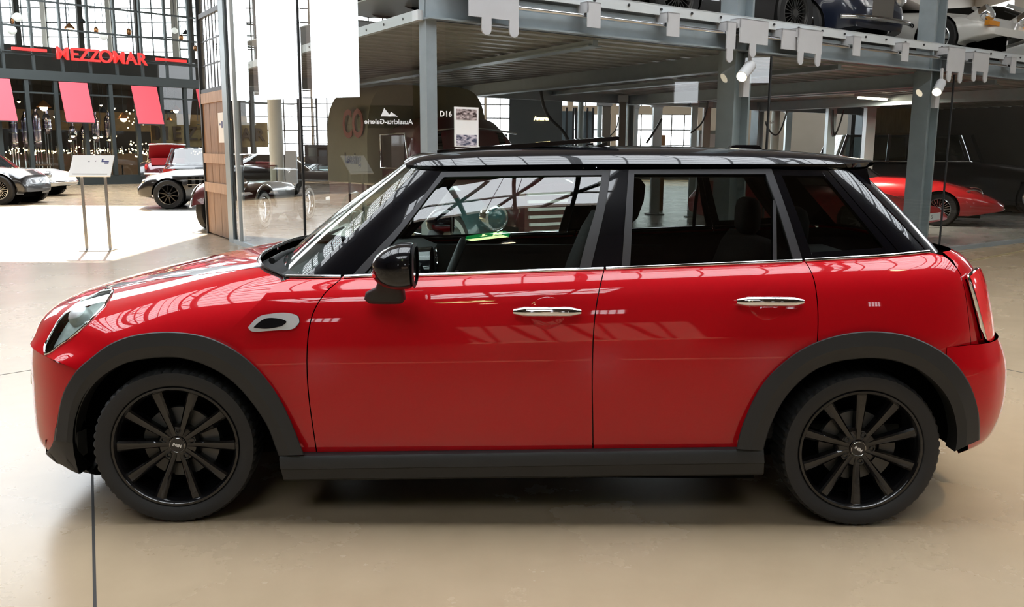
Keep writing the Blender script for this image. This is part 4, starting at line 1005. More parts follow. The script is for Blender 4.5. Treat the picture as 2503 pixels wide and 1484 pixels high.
def seat(x, y, w=.25, name='front_seat'):
    T = Matrix.Translation((x, y, 0))
    b = []
    for t, hw, d in ((0, w * .9, .07), (.12, w, .085), (.35, w, .08), (.52, w * .86, .06), (.60, w * .7, .035)):
        cx, cz = .28 + t * .28, .50 + t
        b.append([(cx + d * math.cos(a), hw * math.copysign(abs(math.sin(a)) ** .5, math.sin(a)), cz) for a in np.linspace(0, 2 * math.pi, 20, endpoint=False)])
    mb = MB().grid(b, closed_v=True); mb.f += [tuple(range(20)), tuple(range(80, 100))]
    s = mb.xf(T).obj(name, M_int, car, 60)
    c = []
    for t, hw, d in ((0, w * .85, .02), (.03, w, .07), (.42, w, .075), (.50, w * .9, .03)):
        c.append([(-.18 + t, hw * math.copysign(abs(math.cos(a)) ** .5, math.cos(a)), .48 + d * math.sin(a)) for a in np.linspace(0, 2 * math.pi, 20, endpoint=False)])
    mb = MB().grid(c, closed_v=True); mb.f += [tuple(range(20)), tuple(range(60, 80))]
    mb.xf(T).obj('seat_cushion', M_int, s, 60)
    h = []
    for z, hw, d in ((1.10, .07, .03), (1.13, .115, .05), (1.20, .125, .055), (1.26, .11, .045), (1.285, .07, .02)):
        h.append([(.47 + (z - 1.1) * .25 + d * math.cos(a), hw * math.copysign(abs(math.sin(a)) ** .6, math.sin(a)), z) for a in np.linspace(0, 2 * math.pi, 18, endpoint=False)])
    mb = MB().grid(h, closed_v=True); mb.f += [tuple(range(18)), tuple(range(72, 90))]
    mb.xf(T).obj('headrest', M_int, s, 60)
seat(-.02, -.36); seat(-.02, .36)
rb = []
for z, x, d in ((.45, .96, .09), (.7, 1.04, .085), (.95, 1.12, .07), (1.0, 1.14, .04)):
    rb.append([(x + d * math.cos(a), .62 * math.copysign(abs(math.sin(a)) ** .4, math.sin(a)), z) for a in np.linspace(0, 2 * math.pi, 24, endpoint=False)])
mb = MB().grid(rb, closed_v=True); mb.f += [tuple(range(24)), tuple(range(72, 96))]; mb.obj('rear_seat_back', M_int, car, 60)
MB().box(.62, 1.05, -.62, .62, .42, .52).obj('rear_seat_cushion', M_int, car)
for y in (-.35, .35):
    h = []
    for z, hw, d in ((1.00, .08, .03), (1.03, .125, .05), (1.12, .13, .05), (1.16, .11, .04), (1.175, .07, .02)):
        h.append([(1.15 + d * math.cos(a), y + hw * math.copysign(abs(math.sin(a)) ** .6, math.sin(a)), z) for a in np.linspace(0, 2 * math.pi, 18, endpoint=False)])
    mb = MB().grid(h, closed_v=True); mb.f += [tuple(range(18)), tuple(range(72, 90))]; mb.obj('rear_headrest', M_int, car, 60)
MB().box(1.18, 1.62, -.62, .62, .90, .92).obj('parcel_shelf', M_int2, car)
MB().lathe([(0, 0), (.07, 0), (.075, .02), (.05, .03), (0, .03)], 20, (-.40, 0, 1.245), 'x').obj('inside_mirror', M_int2, car, 40)
# ================================================================= other vehicles
def paint(name, col, rough=.3): return mat(name, col, rough, 0, 1.0)
P_white = paint('white_car_paint', (.78, .78, .75)); P_black = paint('black_car_paint', (.012, .012, .014)); P_red = paint('signal_red_paint', (.62, .02, .025))
P_grey = paint('anthracite_paint', (.06, .068, .075)); P_blue = paint('steel_blue_paint', (.16, .24, .30)); P_maroon = paint('maroon_paint', (.09, .008, .014)); P_navy = paint('navy_paint', (.012, .018, .04)); P_cream = paint('cream_car_paint', (.62, .56, .42)); P_teal = paint('petrol_paint', (.03, .10, .11))
M_cg = glass('car_glass', (.45, .50, .49), 1.8); M_dkglass = mat('dark_glazing', (.012, .014, .015), .06, 0, 1.0)
M_lens = mat('lamp_lens', (.75, .78, .80), .08, .6, 1.0); M_redlens = mat('red_lens', (.55, .01, .01), .15, 0, 1.0); M_leather = mat('red_leather', (.35, .015, .02), .5, bump=.1, bscale=80)
M_wwall = mat('white_wall', (.75, .75, .72), .6); M_plate = mat('number_plate', (.80, .80, .78), .45)
def wheel_obj(parent, x, y, r, wd, face, rimm=None, style='spoke', ww=False, nm='wheel', spin=0.2):
    """face = +1/-1: outward side in local y"""
    w = bpy.data.objects.new(nm, None); C.objects.link(w); w.parent = parent; w.location = (x, y, r); w.rotation_euler = (0, spin, 0 if face < 0 else math.pi)
    h = wd / 2; rr = r * .66
    MB().lathe([(rr, -h * .8), (rr * 1.04, -h), (r * .93, -h), (r, -h * .7), (r, h * .7), (r * .93, h), (rr, h)], 36, (0, 0, 0), 'y').obj('tyre', M_rub, w, 35)
    if ww: MB().lathe([(rr * 1.05, -h - .002), (r * .88, -h - .002)], 36, (0, 0, 0), 'y').obj('white_wall', M_wwall, w)
    rm = rimm or M_chr
    MB().lathe([(rr, -h * .8), (rr * .94, -h * .86), (rr * .9, -h * .5), (rr * .9, h * .5)], 32, (0, 0, 0), 'y').obj('rim', rm, w, 35)
    if style == 'disc': MB().lathe([(0, -h * .9), (r * .2, -h * .85), (r * .42, -h * .6), (rr * .92, -h * .55)], 28, (0, 0, 0), 'y').obj('hub_cap', rm, w, 40)
    else:
        n = 10 if style == 'spoke' else 22
        for i in range(n):
            a = 2 * math.pi * i / n; MB().bar((r * .1 * math.cos(a), -h * .62, r * .1 * math.sin(a)), (rr * .93 * math.cos(a), -h * .6, rr * .93 * math.sin(a)), .022 if n == 10 else .008, .03 if n == 10 else .008, (0, 1, 0)).obj('spoke', rm, w)
        MB().lathe([(0, -h * .95), (r * .14, -h * .8), (r * .16, -h * .3)], 16, (0, 0, 0), 'y').obj('hub', rm, w, 40)
        MB().lathe([(0, h * .1), (rr * .9, h * .1)], 24, (0, 0, 0), 'y').obj('wheel_back', M_liner, w)
    return w
def deckf(pts):
    xs, zs = zip(*pts); return lambda x: float(np.interp(x, xs, zs))
def shell(L, W, deck, wheels, zl=.2, zmid=.5, pw=6.0, ends=.62, nose_round=.5, arch=1.13, n=4.5, nx=66, cut=True):
    """closed body skin with wheel openings; +x is the nose"""
    xs = -L / 2 * np.cos(np.linspace(0, math.pi, nx)); f = deckf(deck)
    P = []; K = 22
    for x in xs:
        xi = abs(2 * x / L); e = max(0.0, 1 - xi ** pw) ** nose_round; w = W / 2 * (ends + (1 - ends) * e)
        zt = f(x); zb_ = zl + .10 * max(0, xi - .75) / .25
        zm = zb_ + (zt - zb_) * zmid; row = [(x, w * .55, zb_), (x, w * .94, zb_ + .01)]
        for i in range(1, 9): t = i / 9; row.append((x, w * (.955 + .045 * math.sin(t * math.pi / 2)), zb_ + .01 + (zm - zb_ - .01) * t))
        for i in range(1, K - 9):
            a = math.pi / 2 * (i / (K - 10)); row.append((x, w * max(0, math.cos(a)) ** (2 / n), zm + (zt - zm) * math.sin(a) ** (2 / 2.4)))
        P.append(row)
    P = np.array(P); nv = P.shape[1]
    keep = np.ones(P.shape[:2], bool)
    for (wx, r) in wheels:
        ra = r * arch; d = np.hypot(P[:, :, 0] - wx, P[:, :, 2] - r); side = P[:, :, 1] > W * .24
        near_ = side & (d < ra * 1.10) & (d > ra * .80); 
        sc_ = np.where(near_, ra / np.maximum(d, 1e-6), 1.0)
        P[:, :, 0] = wx + (P[:, :, 0] - wx) * sc_; P[:, :, 2] = np.where(near_, r + (P[:, :, 2] - r) * sc_, P[:, :, 2])
        keep &= ~(side & (d <= ra * .80))
    mb = MB(); full = np.concatenate([P, P[:, ::-1] * (1, -1, 1)], 1); kk = np.concatenate([keep, keep[:, ::-1]], 1); nn = full.shape[1]
    fs = []
    for i in range(len(xs) - 1):
        for j in range(nn - 1):
            if kk[i, j] and kk[i + 1, j] and kk[i + 1, j + 1] and kk[i, j + 1] or not cut: fs.append((i * nn + j, (i + 1) * nn + j, (i + 1) * nn + j + 1, i * nn + j + 1))
    fs += [tuple(range(nn)), tuple((len(xs) - 1) * nn + j for j in range(nn))[::-1]]
    mb.add([tuple(p) for p in full.reshape(-1, 3)], fs)
    return mb
def house(xb0, xb1, xt0, xt1, zb0, zt, wb, wt, nseg=36, pw=4.0, bulge=.03):
    rings = []
    for t in (0, .33, .66, 1.0):
        x0 = xb0 + (xt0 - xb0) * t; x1 = xb1 + (xt1 - xb1) * t; w = wb + (wt - wb) * t + bulge * math.sin(math.pi * t); z = zb0 + (zt - zb0) * t; c = (x0 + x1) / 2; h = (x1 - x0) / 2
        rings.append([(c + h * math.copysign(abs(math.cos(a)) ** (2 / pw), math.cos(a)), w / 2 * math.copysign(abs(math.sin(a)) ** (2 / pw), math.sin(a)), z) for a in np.linspace(0, 2 * math.pi, nseg, endpoint=False)])
    return rings
def add_house(car_, xb0, xb1, xt0, xt1, zb0, zt, wb, wt, pm, crown=.06, pillars=(), gm=None, trim=None):
    R_ = house(xb0, xb1, xt0, xt1, zb0, zt, wb, wt)
    MB().grid(R_, closed_v=True).obj('cabin_glass', gm or M_dkglass, car_, 50)
    top = R_[-1]; c = np.mean(top, 0); rr = [top] + [[tuple(c + (np.array(p) - c) * k + (0, 0, crown * (1 - k * k))) for p in top] for k in (.8, .5, .2)]
    rr = [[(p[0] * 1.0, p[1] * 1.01, p[2] - .035) for p in R_[-1]]] + rr
    mb = MB().grid(rr, closed_v=True); mb.f.append(tuple(len(mb.v) - 36 + i for i in range(36))); mb.obj('roof', pm, car_, 50)
    n = 36
    for fr in pillars:   # 0..1 along the side, front to back
        for sg in (1, -1):
            xa = xb1 + (xb0 - xb1) * fr; xb_ = xt1 + (xt0 - xt1) * fr
            MB().bar((xa, sg * (wb / 2 + .004), zb0 - .02), (xb_, sg * (wt / 2 + .012), zt), .02, .07, (1, 0, 0)).obj('pillar', pm, car_)
    if trim: MB().tube([(p[0], p[1] * 1.008, p[2] + .005) for p in R_[0]], .012, 6, closed=True).obj('belt_trim', trim, car_, 60)
def round_lamp(car_, x, y, z, r, d=(1, 0, 0), m=None, nm='headlamp'):
    T = frame((x, y, z), (0, 1, 0) if abs(d[1]) < .9 else (1, 0, 0), (0, 0, 1)); ax = Vector(d).normalized(); T = ax.to_track_quat('Z', 'Y').to_matrix().to_4x4(); T.translation = (x, y, z)
    o = MB().lathe([(r * 1.12, -.10), (r * 1.14, 0), (r * 1.06, .02), (r, .012)], 20).xf(T).obj(nm, M_chr, car_, 40)
    MB().lathe([(r, .012), (r * .8, .03), (r * .4, .045), (0, .05)], 20).xf(T).obj('lamp_lens', m or M_lens, o, 60)
def bumper_bar(car_, x, w, z, m=None, r=.035, bend=.18, nm='bumper'):
    MB().tube([(x - math.copysign(bend, x) * (abs(y) / (w / 2)) ** 3, y, z) for y in np.linspace(-w / 2, w / 2, 15)], r, 8).obj(nm, m or M_chr, car_, 60)
def box_part(car_, nm, m, *b): return MB().box(*b).obj(nm, m, car_)
def generic(name, label, loc, rz, L, W, pm, deck, wheels, track, wr, ww=.2, hs=None, rimm=None, style='spoke', wwall=False, group=None, **kw):
    c = thing(name, label, 'car', loc, rz, group)
    shell(L, W, deck, [(wheels[0], wr), (wheels[1], wr)], **kw).obj('body', pm, c, 45)
    box_part(c, 'underbody', M_liner, -L * .42, L * .42, -W * .3, W * .3, .16, .45)
    for x in wheels:
        for sg in (1, -1): 
            wheel_obj(c, x, sg * (track / 2), wr, ww, sg, rimm, style, wwall)
            MB().lathe([(wr * 1.14, 0), (0, 0)], 24, (x, sg * W * .24, wr), 'y').obj('wheel_well', M_liner, c)
    if hs: add_house(c, *hs[0], **hs[1])
    return c
TAU = math.pi * 2
def heading(dx, dy): return math.atan2(dy, dx)

# -- vintage pickup inside the corner of the rack, nose towards the viewer
hd = -dL; front = np.array([.55, 9.02, 0]); ctr = front - hd * 2.35
pk = thing('pickup_truck', 'vintage pickup with maroon cab, petrol wings and olive canvas tilt behind the glass corner', 'truck', tuple(ctr), heading(*hd[:2]))
M_canvas = mat('olive_canvas', (.20, .185, .12), .85, noise=.18, nscale=2.5, bump=.5, bscale=9)
bx = [(-.05, .55, .62), (.35, .62, .92), (.9, .60, 1.0), (1.5, .50, .98), (2.0, .44, .93), (2.18, .40, .88)]
rows_ = []
for x, hw, zt in bx:
    rows_.append([(x, hw * math.cos(a) ** .5 if math.cos(a) > 0 else 0, .62 + (zt - .62 + .18) * math.sin(a) ** .8) for a in np.linspace(0, math.pi / 2, 9)])
A = np.array(rows_); A = np.concatenate([A, A[:, -2::-1] * (1, -1, 1)], 1)
mb = MB().grid(A.tolist()); mb.add([tuple(p) for p in A[-1]] , [tuple(range(A.shape[1]))]); mb.obj('engine_hood', P_maroon, pk, 50)
box_part(pk, 'grille_panel', P_maroon, 2.10, 2.22, -.42, .42, .42, .98)
for z in np.linspace(.50, .96, 7): MB().bar((2.235, -.40 + .10 * (.96 - z), z), (2.235, .40 - .10 * (.96 - z), z), .03, .028).obj('grille_bar', mat('grille_white', (.80, .80, .78), .3), pk)
for sg in (1, -1):
    prof = []
    for a in np.linspace(-.25, math.pi * .92, 16):
        cx, cz = 1.45 + .50 * math.cos(a), .40 + .46 * math.sin(a)
        prof.append([(cx + .05 * math.cos(a), sg * (.60 + .30 * t), cz + .05 * math.sin(a) - .10 * t ** 3) for t in np.linspace(0, 1, 6)])
    MB().grid(prof).obj('front_wing', P_teal, pk, 60)
    wheel_obj(pk, 1.45, sg * .74, .36, .17, sg, P_teal, 'disc', True); wheel_obj(pk, -1.35, sg * .74, .36, .17, sg, P_teal, 'disc', True)
    round_lamp(pk, 2.06, sg * .66, .72, .125); MB().bar((2.0, sg * .60, .42), (2.0, sg * .62, .66), .05, .04).obj('lamp_stalk', P_teal, pk)
    MB().ball((2.0, sg * .66, .72), .13, 14, 8, (1.2, 1, 1)).obj('lamp_shell', P_teal, pk, 60)
    MB().ball((2.24, sg * .46, .50), .05, 10, 6).obj('indicator_lamp', M_amber, pk, 60)
    prof = [[(-1.35 + .52 * math.cos(a), sg * (.62 + .28 * t), .40 + .48 * math.sin(a) - .06 * t ** 3) for t in np.linspace(0, 1, 5)] for a in np.linspace(0, math.pi, 14)]
    MB().grid(prof).obj('rear_wing', P_teal, pk, 60)
    MB().box(-.6, .95, sg * .62, sg * .86, .36, .40).obj('running_board', M_dark, pk)
bumper_bar(pk, 2.40, 1.6, .42, None, .045, .12)
shell(1.45, 1.36, [(-.8, 1.55), (-.6, 1.72), (0, 1.80), (.35, 1.78), (.62, 1.62), (.73, 1.30)], [], .45, .55, 8, .8, .5, cut=False).xf(Matrix.Translation((-.35, 0, 0))).obj('cab', P_maroon, pk, 50)
MB().add([(.33, -.50, 1.22), (.33, .50, 1.22), (.20, .46, 1.60), (.20, -.46, 1.60)], [(0, 1, 2, 3)]).xf(Matrix.Translation((.07, 0, 0))).obj('windscreen', M_dkglass, pk)
for sg in (1, -1):
    MB().box(-.75, -.10, sg * .675, sg * .695, 1.18, 1.56).obj('door_window', M_dkglass, pk)
    MB().tube([(-.8, sg * .70, 1.16), (-.8, sg * .70, 1.58), (-.05, sg * .70, 1.58), (.05, sg * .69, 1.16)], .014, 6, closed=True).obj('window_trim', M_chr, pk, 60)
MB().tube([(.36, y, 1.64 - .05 * (y / .6) ** 2) for y in np.linspace(-.6, .6, 11)], .014, 6).obj('roof_trim', M_chr, pk, 60)
cv = []
for x in np.linspace(-2.35, -.86, 8):
    sag = .012 * math.sin(x * 9)
    cv.append([(x, .86 * math.copysign(abs(math.cos(a)) ** .35, math.cos(a)), .95 + (1.27 + sag) * max(0, math.sin(a)) ** .42) for a in np.linspace(0, math.pi, 22)])
cv = [[(-2.36, p[1] * .9, .95 + (p[2] - .95) * .97) for p in cv[0]]] + cv + [[(-.82, p[1] * .9, .95 + (p[2] - .95) * .95) for p in cv[-1]]]
mb = MB().grid(cv); n = 22; mb.f += [tuple(range(n)), tuple(range((len(cv) - 1) * n, len(cv) * n))[::-1]]
mb.obj('canvas_tilt', M_canvas, pk, 40)
box_part(pk, 'load_bed', P_maroon, -2.36, -.95, -.84, .84, .62, .95); box_part(pk, 'chassis', M_dark, -2.3, 1.9, -.4, .4, .36, .56)
# lettering on the tilt flank facing the side wall
Tt = Matrix.Translation((-1.30, -.874, 1.70)) @ Matrix.Rotation(math.pi / 2, 4, 'X')
text('tilt_lettering', 'CO', .50, mat('oxide_red_print', (.25, .07, .05), .7), pk, Tt, .003, bold=.012)
text('tilt_lettering', 'Leasing', .20, mat('dark_print', (.03, .03, .035), .7), pk, Matrix.Translation((-1.34, -.874, 1.27)) @ Matrix.Rotation(math.pi / 2, 4, 'X'), .003, bold=.004)

# -- black supercar with slatted wing vents near the gate
p = onz(405, 513)
slr = generic('sports_car', 'black sports car with side gills and silver-lipped wheels near the gate', (0, 0, 0), 0, 4.65, 1.9, P_black,
    [(-2.33, .62), (-2.1, .86), (-1.2, .90), (-.2, .88), (.6, .90), (1.5, .88), (2.1, .76), (2.33, .52)], (1.62, -1.0), 1.66, .335, .25, ((-1.7, .65, -1.15, -.25, .86, 1.25, 1.5, 1.1), dict(pm=P_black)), M_rim, zmid=.55)
a_ = math.radians(195); slr.rotation_euler[2] = a_; slr.location = (p[0] + .0 - (1.62 * math.cos(a_) - .95 * math.sin(a_)) , p[1] + .22 - (1.62 * math.sin(a_) + .95 * math.cos(a_)) - 0, 0)
for sg in (1, -1):
    for i in range(4): MB().box(.62 + i * .16, .70 + i * .16, sg * .945 - .02, sg * .945 + .02, .50, .74).obj('side_gill', M_liner, slr)
    for z in (.56, .68): MB().bar((.57, sg * .972, z), (1.2, sg * .965, z), .012, .02).obj('gill_blade', M_chr, slr)
    MB().lathe([(.232, -.128 ), (.226, -.136), (.212, -.12)], 36, (1.62, sg * .83, .335), 'y').xf(Matrix.Identity(4)).obj('rim_lip', M_rod, slr, 40) if sg < 0 else MB().lathe([(.232, .128), (.226, .136), (.212, .12)], 36, (1.62, .83, .335), 'y').obj('rim_lip', M_rod, slr, 40)
    MB().ball((2.12, sg * .66, .62), .12, 10, 6, (.8, 1, .6)).obj('headlamp', M_lens, slr, 60)
    MB().tube([(.35, sg * .95, .24), (.75, sg * .96, .24)], .05, 10).obj('side_exhaust', M_chr, slr, 60)
# -- grey coupe seen from behind
p = onz(372, 476)
cp_ = generic('coupe_car', 'dark grey coupe seen from behind with chrome bumper and wide red lamps', (p[0] + .5, p[1] + 2.2, 0), math.radians(108), 4.4, 1.78, P_grey,
    [(-2.2, .72), (-2.1, .88), (-1.2, .93), (0, .92), (1.2, .86), (2.1, .74), (2.2, .6)], (1.3, -1.25), 1.5, .31, .2, ((-1.35, .75, -.85, .05, .90, 1.36, 1.52, 1.15), dict(pm=P_grey, gm=M_cg, pillars=(.02, .5, .98), trim=M_chr)), zmid=.5)
box_part(cp_, 'rear_panel', M_dark, -2.225, -2.18, -.72, .72, .56, .78)
for sg in (1, -1): MB().box(-2.245, -2.20, sg * .62 - .17, sg * .62 + .17, .60, .77).obj('tail_lamp', M_redlens, cp_)
box_part(cp_, 'plate', M_plate, -2.25, -2.225, -.26, .26, .62, .75); bumper_bar(cp_, -2.33, 1.74, .47, None, .06, .15); bumper_bar(cp_, -2.33, 1.74, .34, None, .04, .15, 'lower_bumper')
MB().tube([(-2.3, .4, .25), (-2.0, .4, .25)], .035, 8).obj('tail_pipe', M_chr, cp_, 50)
# -- maroon tourer with open boot
p = onz(326, 458)
vt = generic('vintage_tourer', 'vintage maroon car with raised boot lid showing red lining and white wall tyres', (p[0] + .6, p[1] + 1.7, 0), math.radians(112), 4.2, 1.7, P_maroon,
    [(-2.1, .7), (-1.9, .95), (-1.1, 1.02), (.2, 1.05), (1.2, 1.0), (2.0, .85), (2.1, .6)], (1.35, -1.3), 1.46, .36, .17, ((-.6, .7, -.3, .35, 1.0, 1.5, 1.35, 1.15), dict(pm=P_black)), None, 'disc', True)
MB().add([(-1.55, -.62, 1.02), (-1.55, .62, 1.02), (-2.0, .58, 1.50), (-2.0, -.58, 1.50), (-1.5, -.62, 1.06), (-1.5, .62, 1.06), (-1.95, .58, 1.55), (-1.95, -.58, 1.55)], [(0, 1, 2, 3), (4, 7, 6, 5), (0, 4, 5, 1), (2, 6, 7, 3), (0, 3, 7, 4), (1, 5, 6, 2)]).obj('boot_lid', M_leather, vt)
MB().tube([(-2.0, y, 1.53 - .03 * (y / .6) ** 2) for y in np.linspace(-.62, .62, 9)], .03, 8).obj('lid_trim', M_chr, vt, 60)
box_part(vt, 'boot_lining', M_leather, -2.05, -1.3, -.55, .55, .80, 1.04); bumper_bar(vt, -2.25, 1.6, .50)
for sg in (1, -1):
    prof = [[(-1.3 + .50 * math.cos(a), sg * (.58 + .34 * t), .40 + .52 * math.sin(a) - .06 * t ** 3) for t in np.linspace(0, 1, 5)] for a in np.linspace(-.1, math.pi + .1, 14)]
    MB().grid(prof).obj('rear_wing', P_black, vt, 60); MB().ball((-1.95, sg * .72, .72), .08, 10, 6, (.8, .7, 1.4)).obj('tail_lamp', M_redlens, vt, 60)
# -- white sports car and black roadster at the far left
p = onz(77, 480)
wsx = generic('classic_coupe', 'white classic sports car parked before the restaurant front', (p[0] - 1.35, p[1] + .75, 0), math.radians(-6), 4.3, 1.65, P_white,
    [(-2.15, .5), (-1.9, .75), (-.6, .82), (.6, .80), (1.5, .78), (2.0, .68), (2.15, .45)], (1.35, -1.2), 1.4, .31, .18, ((-1.5, .5, -.9, -.1, .78, 1.2, 1.3, 1.0), dict(pm=P_white)), M_disc, 'spoke')
round_lamp(wsx, 2.02, -.58, .62, .09); round_lamp(wsx, 2.02, .58, .62, .09); bumper_bar(wsx, 2.2, 1.5, .4)
p = onz(12, 500)
rd = generic('open_roadster', 'black open roadster with big wire wheel beside the white sports car', (p[0] - 1.45, p[1] + .75, 0), math.radians(-4), 4.0, 1.6, P_black,
    [(-2, .6), (-1.6, .82), (-.4, .86), (.6, .92), (1.6, .86), (1.95, .7), (2.0, .5)], (1.45, -1.2), 1.42, .36, .16, None, M_rod, 'wire')
MB().add([(.35, -.6, .9), (.35, .6, .9), (.2, .56, 1.22), (.2, -.56, 1.22)], [(0, 1, 2, 3)]).obj('windscreen', M_cg, rd); MB().tube([(.35, -.6, .9), (.2, -.56, 1.22), (.2, .56, 1.22), (.35, .6, .9)], .018, 6).obj('screen_frame', M_chr, rd, 40)
box_part(rd, 'seat', M_leather, -.6, -.35, -.55, .55, .7, 1.0)
# -- narrow maroon and silver cyclecar half hidden behind the gate, nose towards the court
p = onz(496, 560)
ms = generic('cyclecar', 'narrow maroon and silver vintage cyclecar half hidden behind the wooden gate', (0, 0, 0), 0, 3.0, .78, paint('silver_car_paint', (.42, .42, .42)),
    [(-1.5, .5), (-1.2, .72), (-.3, .80), (.6, .80), (1.3, .74), (1.5, .45)], (1.15, -1.0), .98, .34, .14, None, None, 'disc', True)
a_ = math.radians(262); ca, sa = math.cos(a_), math.sin(a_); ms.rotation_euler[2] = a_; ms.location = (p[0] + .06 - (1.15 * ca + .49 * sa), p[1] + .15 - (1.15 * sa - .49 * ca), 0)
for sg in (1, -1):
    prof = [[(1.15 + .46 * math.cos(a), sg * (.34 + .24 * t), .36 + .46 * math.sin(a) - .05 * t ** 3) for t in np.linspace(0, 1, 5)] for a in np.linspace(.2, math.pi - .1, 12)]
    MB().grid(prof).obj('front_wing', P_maroon, ms, 60); MB().tube([tuple(r_[-1]) for r_ in prof], .022, 6).obj('wing_trim', M_chr, ms, 60); round_lamp(ms, 1.45, sg * .25, .80, .09)
MB().add([(.1, -.36, .8), (.1, .36, .8), (-.02, .32, 1.08), (-.02, -.32, 1.08)], [(0, 1, 2, 3)]).obj('windscreen', M_cg, ms); MB().tube([(.1, -.36, .8), (-.02, -.32, 1.08), (-.02, .32, 1.08), (.1, .36, .8)], .014, 6).obj('screen_frame', M_chr, ms, 40)
# -- steel blue coupe with lifted door, behind the glass side wall
p = onz(662, 494)
bc = generic('gullwing_coupe', 'steel blue sports coupe with a black door swung upward behind the glass', (0, 0, 0), 0, 4.4, 1.78, P_blue,
    [(-2.2, .6), (-2.0, .82), (-1.0, .86), (.3, .84), (1.4, .78), (2.1, .60), (2.2, .42)], (1.35, -1.25), 1.5, .33, .22, ((-1.6, .75, -1.0, -.1, .82, 1.22, 1.45, 1.1), dict(pm=P_blue, gm=M_cg, pillars=(.0, .5, 1.))), M_rod)
a_ = math.radians(188); ca, sa = math.cos(a_), math.sin(a_); bc.rotation_euler[2] = a_; bc.location = (p[0] - (1.35 * ca - .86 * sa), p[1] + .1 - (1.35 * sa + .86 * ca), 0)
for sg in (1, -1): MB().ball((2.08, sg * .70, .52), .07, 10, 6, (.6, 1, .7)).obj('indicator_lamp', M_amber, bc, 60)
dr = MB().box(-.62, .45, .86, .92, 1.0, 1.5).obj('lifted_door', P_black, bc); MB().box(-.5, .35, .925, .93, 1.2, 1.42).obj('door_glass', M_cg, dr)
# -- white coupe further right behind the glass side wall
p = onz(935, 477)
wc = generic('coupe_car', 'white coupe with pale windscreen standing behind the glass side wall', (p[0] + .5, p[1] + 1.0, 0), math.radians(215), 4.4, 1.78, P_white,
    [(-2.2, .6), (-2.0, .9), (-1.0, .95), (.6, .92), (1.6, .82), (2.1, .62), (2.2, .42)], (1.35, -1.3), 1.5, .32, .2, ((-1.8, .8, -1.0, -.1, .9, 1.33, 1.5, 1.15), dict(pm=P_white, gm=M_cg, pillars=(.0, .5, 1.))), M_rod)
for sg in (1, -1): round_lamp(wc, 2.08, sg * .62, .6, .09)
# -- black saloon in the background behind the blue coupe
bk = generic('saloon_car', 'black saloon with red seats in the background behind the lifted door', (onz(800, 465)[0], onz(800, 465)[1] + 1.5, 0), math.radians(175), 4.5, 1.75, P_black,
    [(-2.25, .6), (-2.0, .9), (-1.0, .95), (.8, .93), (1.7, .88), (2.15, .7), (2.25, .45)], (1.4, -1.35), 1.48, .32, .2, ((-1.7, .8, -1.1, .2, .93, 1.4, 1.5, 1.2), dict(pm=P_black, gm=M_cg, pillars=(.0, .5, 1.))), M_chr, 'disc')
# -- red long-nosed sports car on the right inside the rack bay
p = np.array([8.1, 16.8, 0])
ety = generic('sports_car', 'long-nosed red sports car with oval mouth and chrome bumper inside the rack bay', (0, 0, 0), 0, 4.8, 1.66, P_red,
    [(-2.2, .5), (-1.9, .78), (-1.0, .90), (-.2, .92), (.6, .90), (1.3, .84), (1.9, .68), (2.25, .52), (2.4, .42)], (1.3, -1.15), 1.36, .32, .17, ((-1.7, .25, -1.0, -.35, .86, 1.26, 1.3, .95), dict(pm=P_red, gm=M_dkglass)), M_rod, 'wire', zl=.2, zmid=.5, ends=.45)
a_ = math.radians(-27); ca, sa = math.cos(a_), math.sin(a_); ety.rotation_euler[2] = a_; ety.location = (p[0] - (1.3 * ca + .78 * sa), p[1] + .12 - (1.3 * sa - .78 * ca), 0)
for sg in (1, -1):
    round_lamp(ety, 1.80, sg * .60, .60, .085, (1, sg * .15, .35)); MB().tube([(2.32 - .5 * t * t, sg * (.14 + .62 * t), .42 - .02 * t) for t in np.linspace(0, 1, 8)], .03, 8).obj('bumper', M_chr, ety, 60)
    MB().ball((2.15, sg * .48, .36), .06, 10, 6, (.8, 1.6, .7)).obj('indicator_lamp', M_amber, ety, 60)
    MB().tube([(1.86 + .16 * math.cos(a), sg * (.62 + .05 * math.sin(a)), .60 + .10 * math.sin(a)) for a in np.linspace(0, TAU, 20, endpoint=False)], .012, 6, closed=True).obj('lamp_cowl_ring', M_chr, ety, 60)
MB().lathe([(.0, .0), (.16, 0)], 24, (0, 0, 0), 'x').xf(Matrix.Translation((2.403, 0, .33)) @ Matrix.Diagonal((1, 1.6, .5, 1))).obj('mouth', M_liner, ety)
MB().bar((2.41, -.25, .33), (2.41, .25, .33), .02, .02).obj('mouth_bar', M_chr, ety)
# -- second red car, low wedge nose with plate
p = onz(2262, 572)
rw = generic('wedge_car', 'low red sports car with white number plate beside the steel post', (5.2, 15.6, 0), math.radians(-45), 4.2, 1.7, P_red,
    [(-2.1, .6), (-1.8, .86), (-.9, .92), (.2, .82), (1.2, .70), (1.95, .52), (2.1, .38)], (1.25, -1.2), 1.44, .31, .19, ((-1.6, .45, -1.0, -.45, .84, 1.14, 1.4, 1.05), dict(pm=P_red)), M_rod, ends=.7)
pl = box_part(rw, 'number_plate', M_plate, 2.09, 2.11, -.26, .26, .33, .44); text('plate_lettering', 'S', .09, mat('dark_print', (.03, .03, .035), .7), pl, frame((2.112, -.1, .385), (0, 1, 0), (0, 0, 1)), .001)
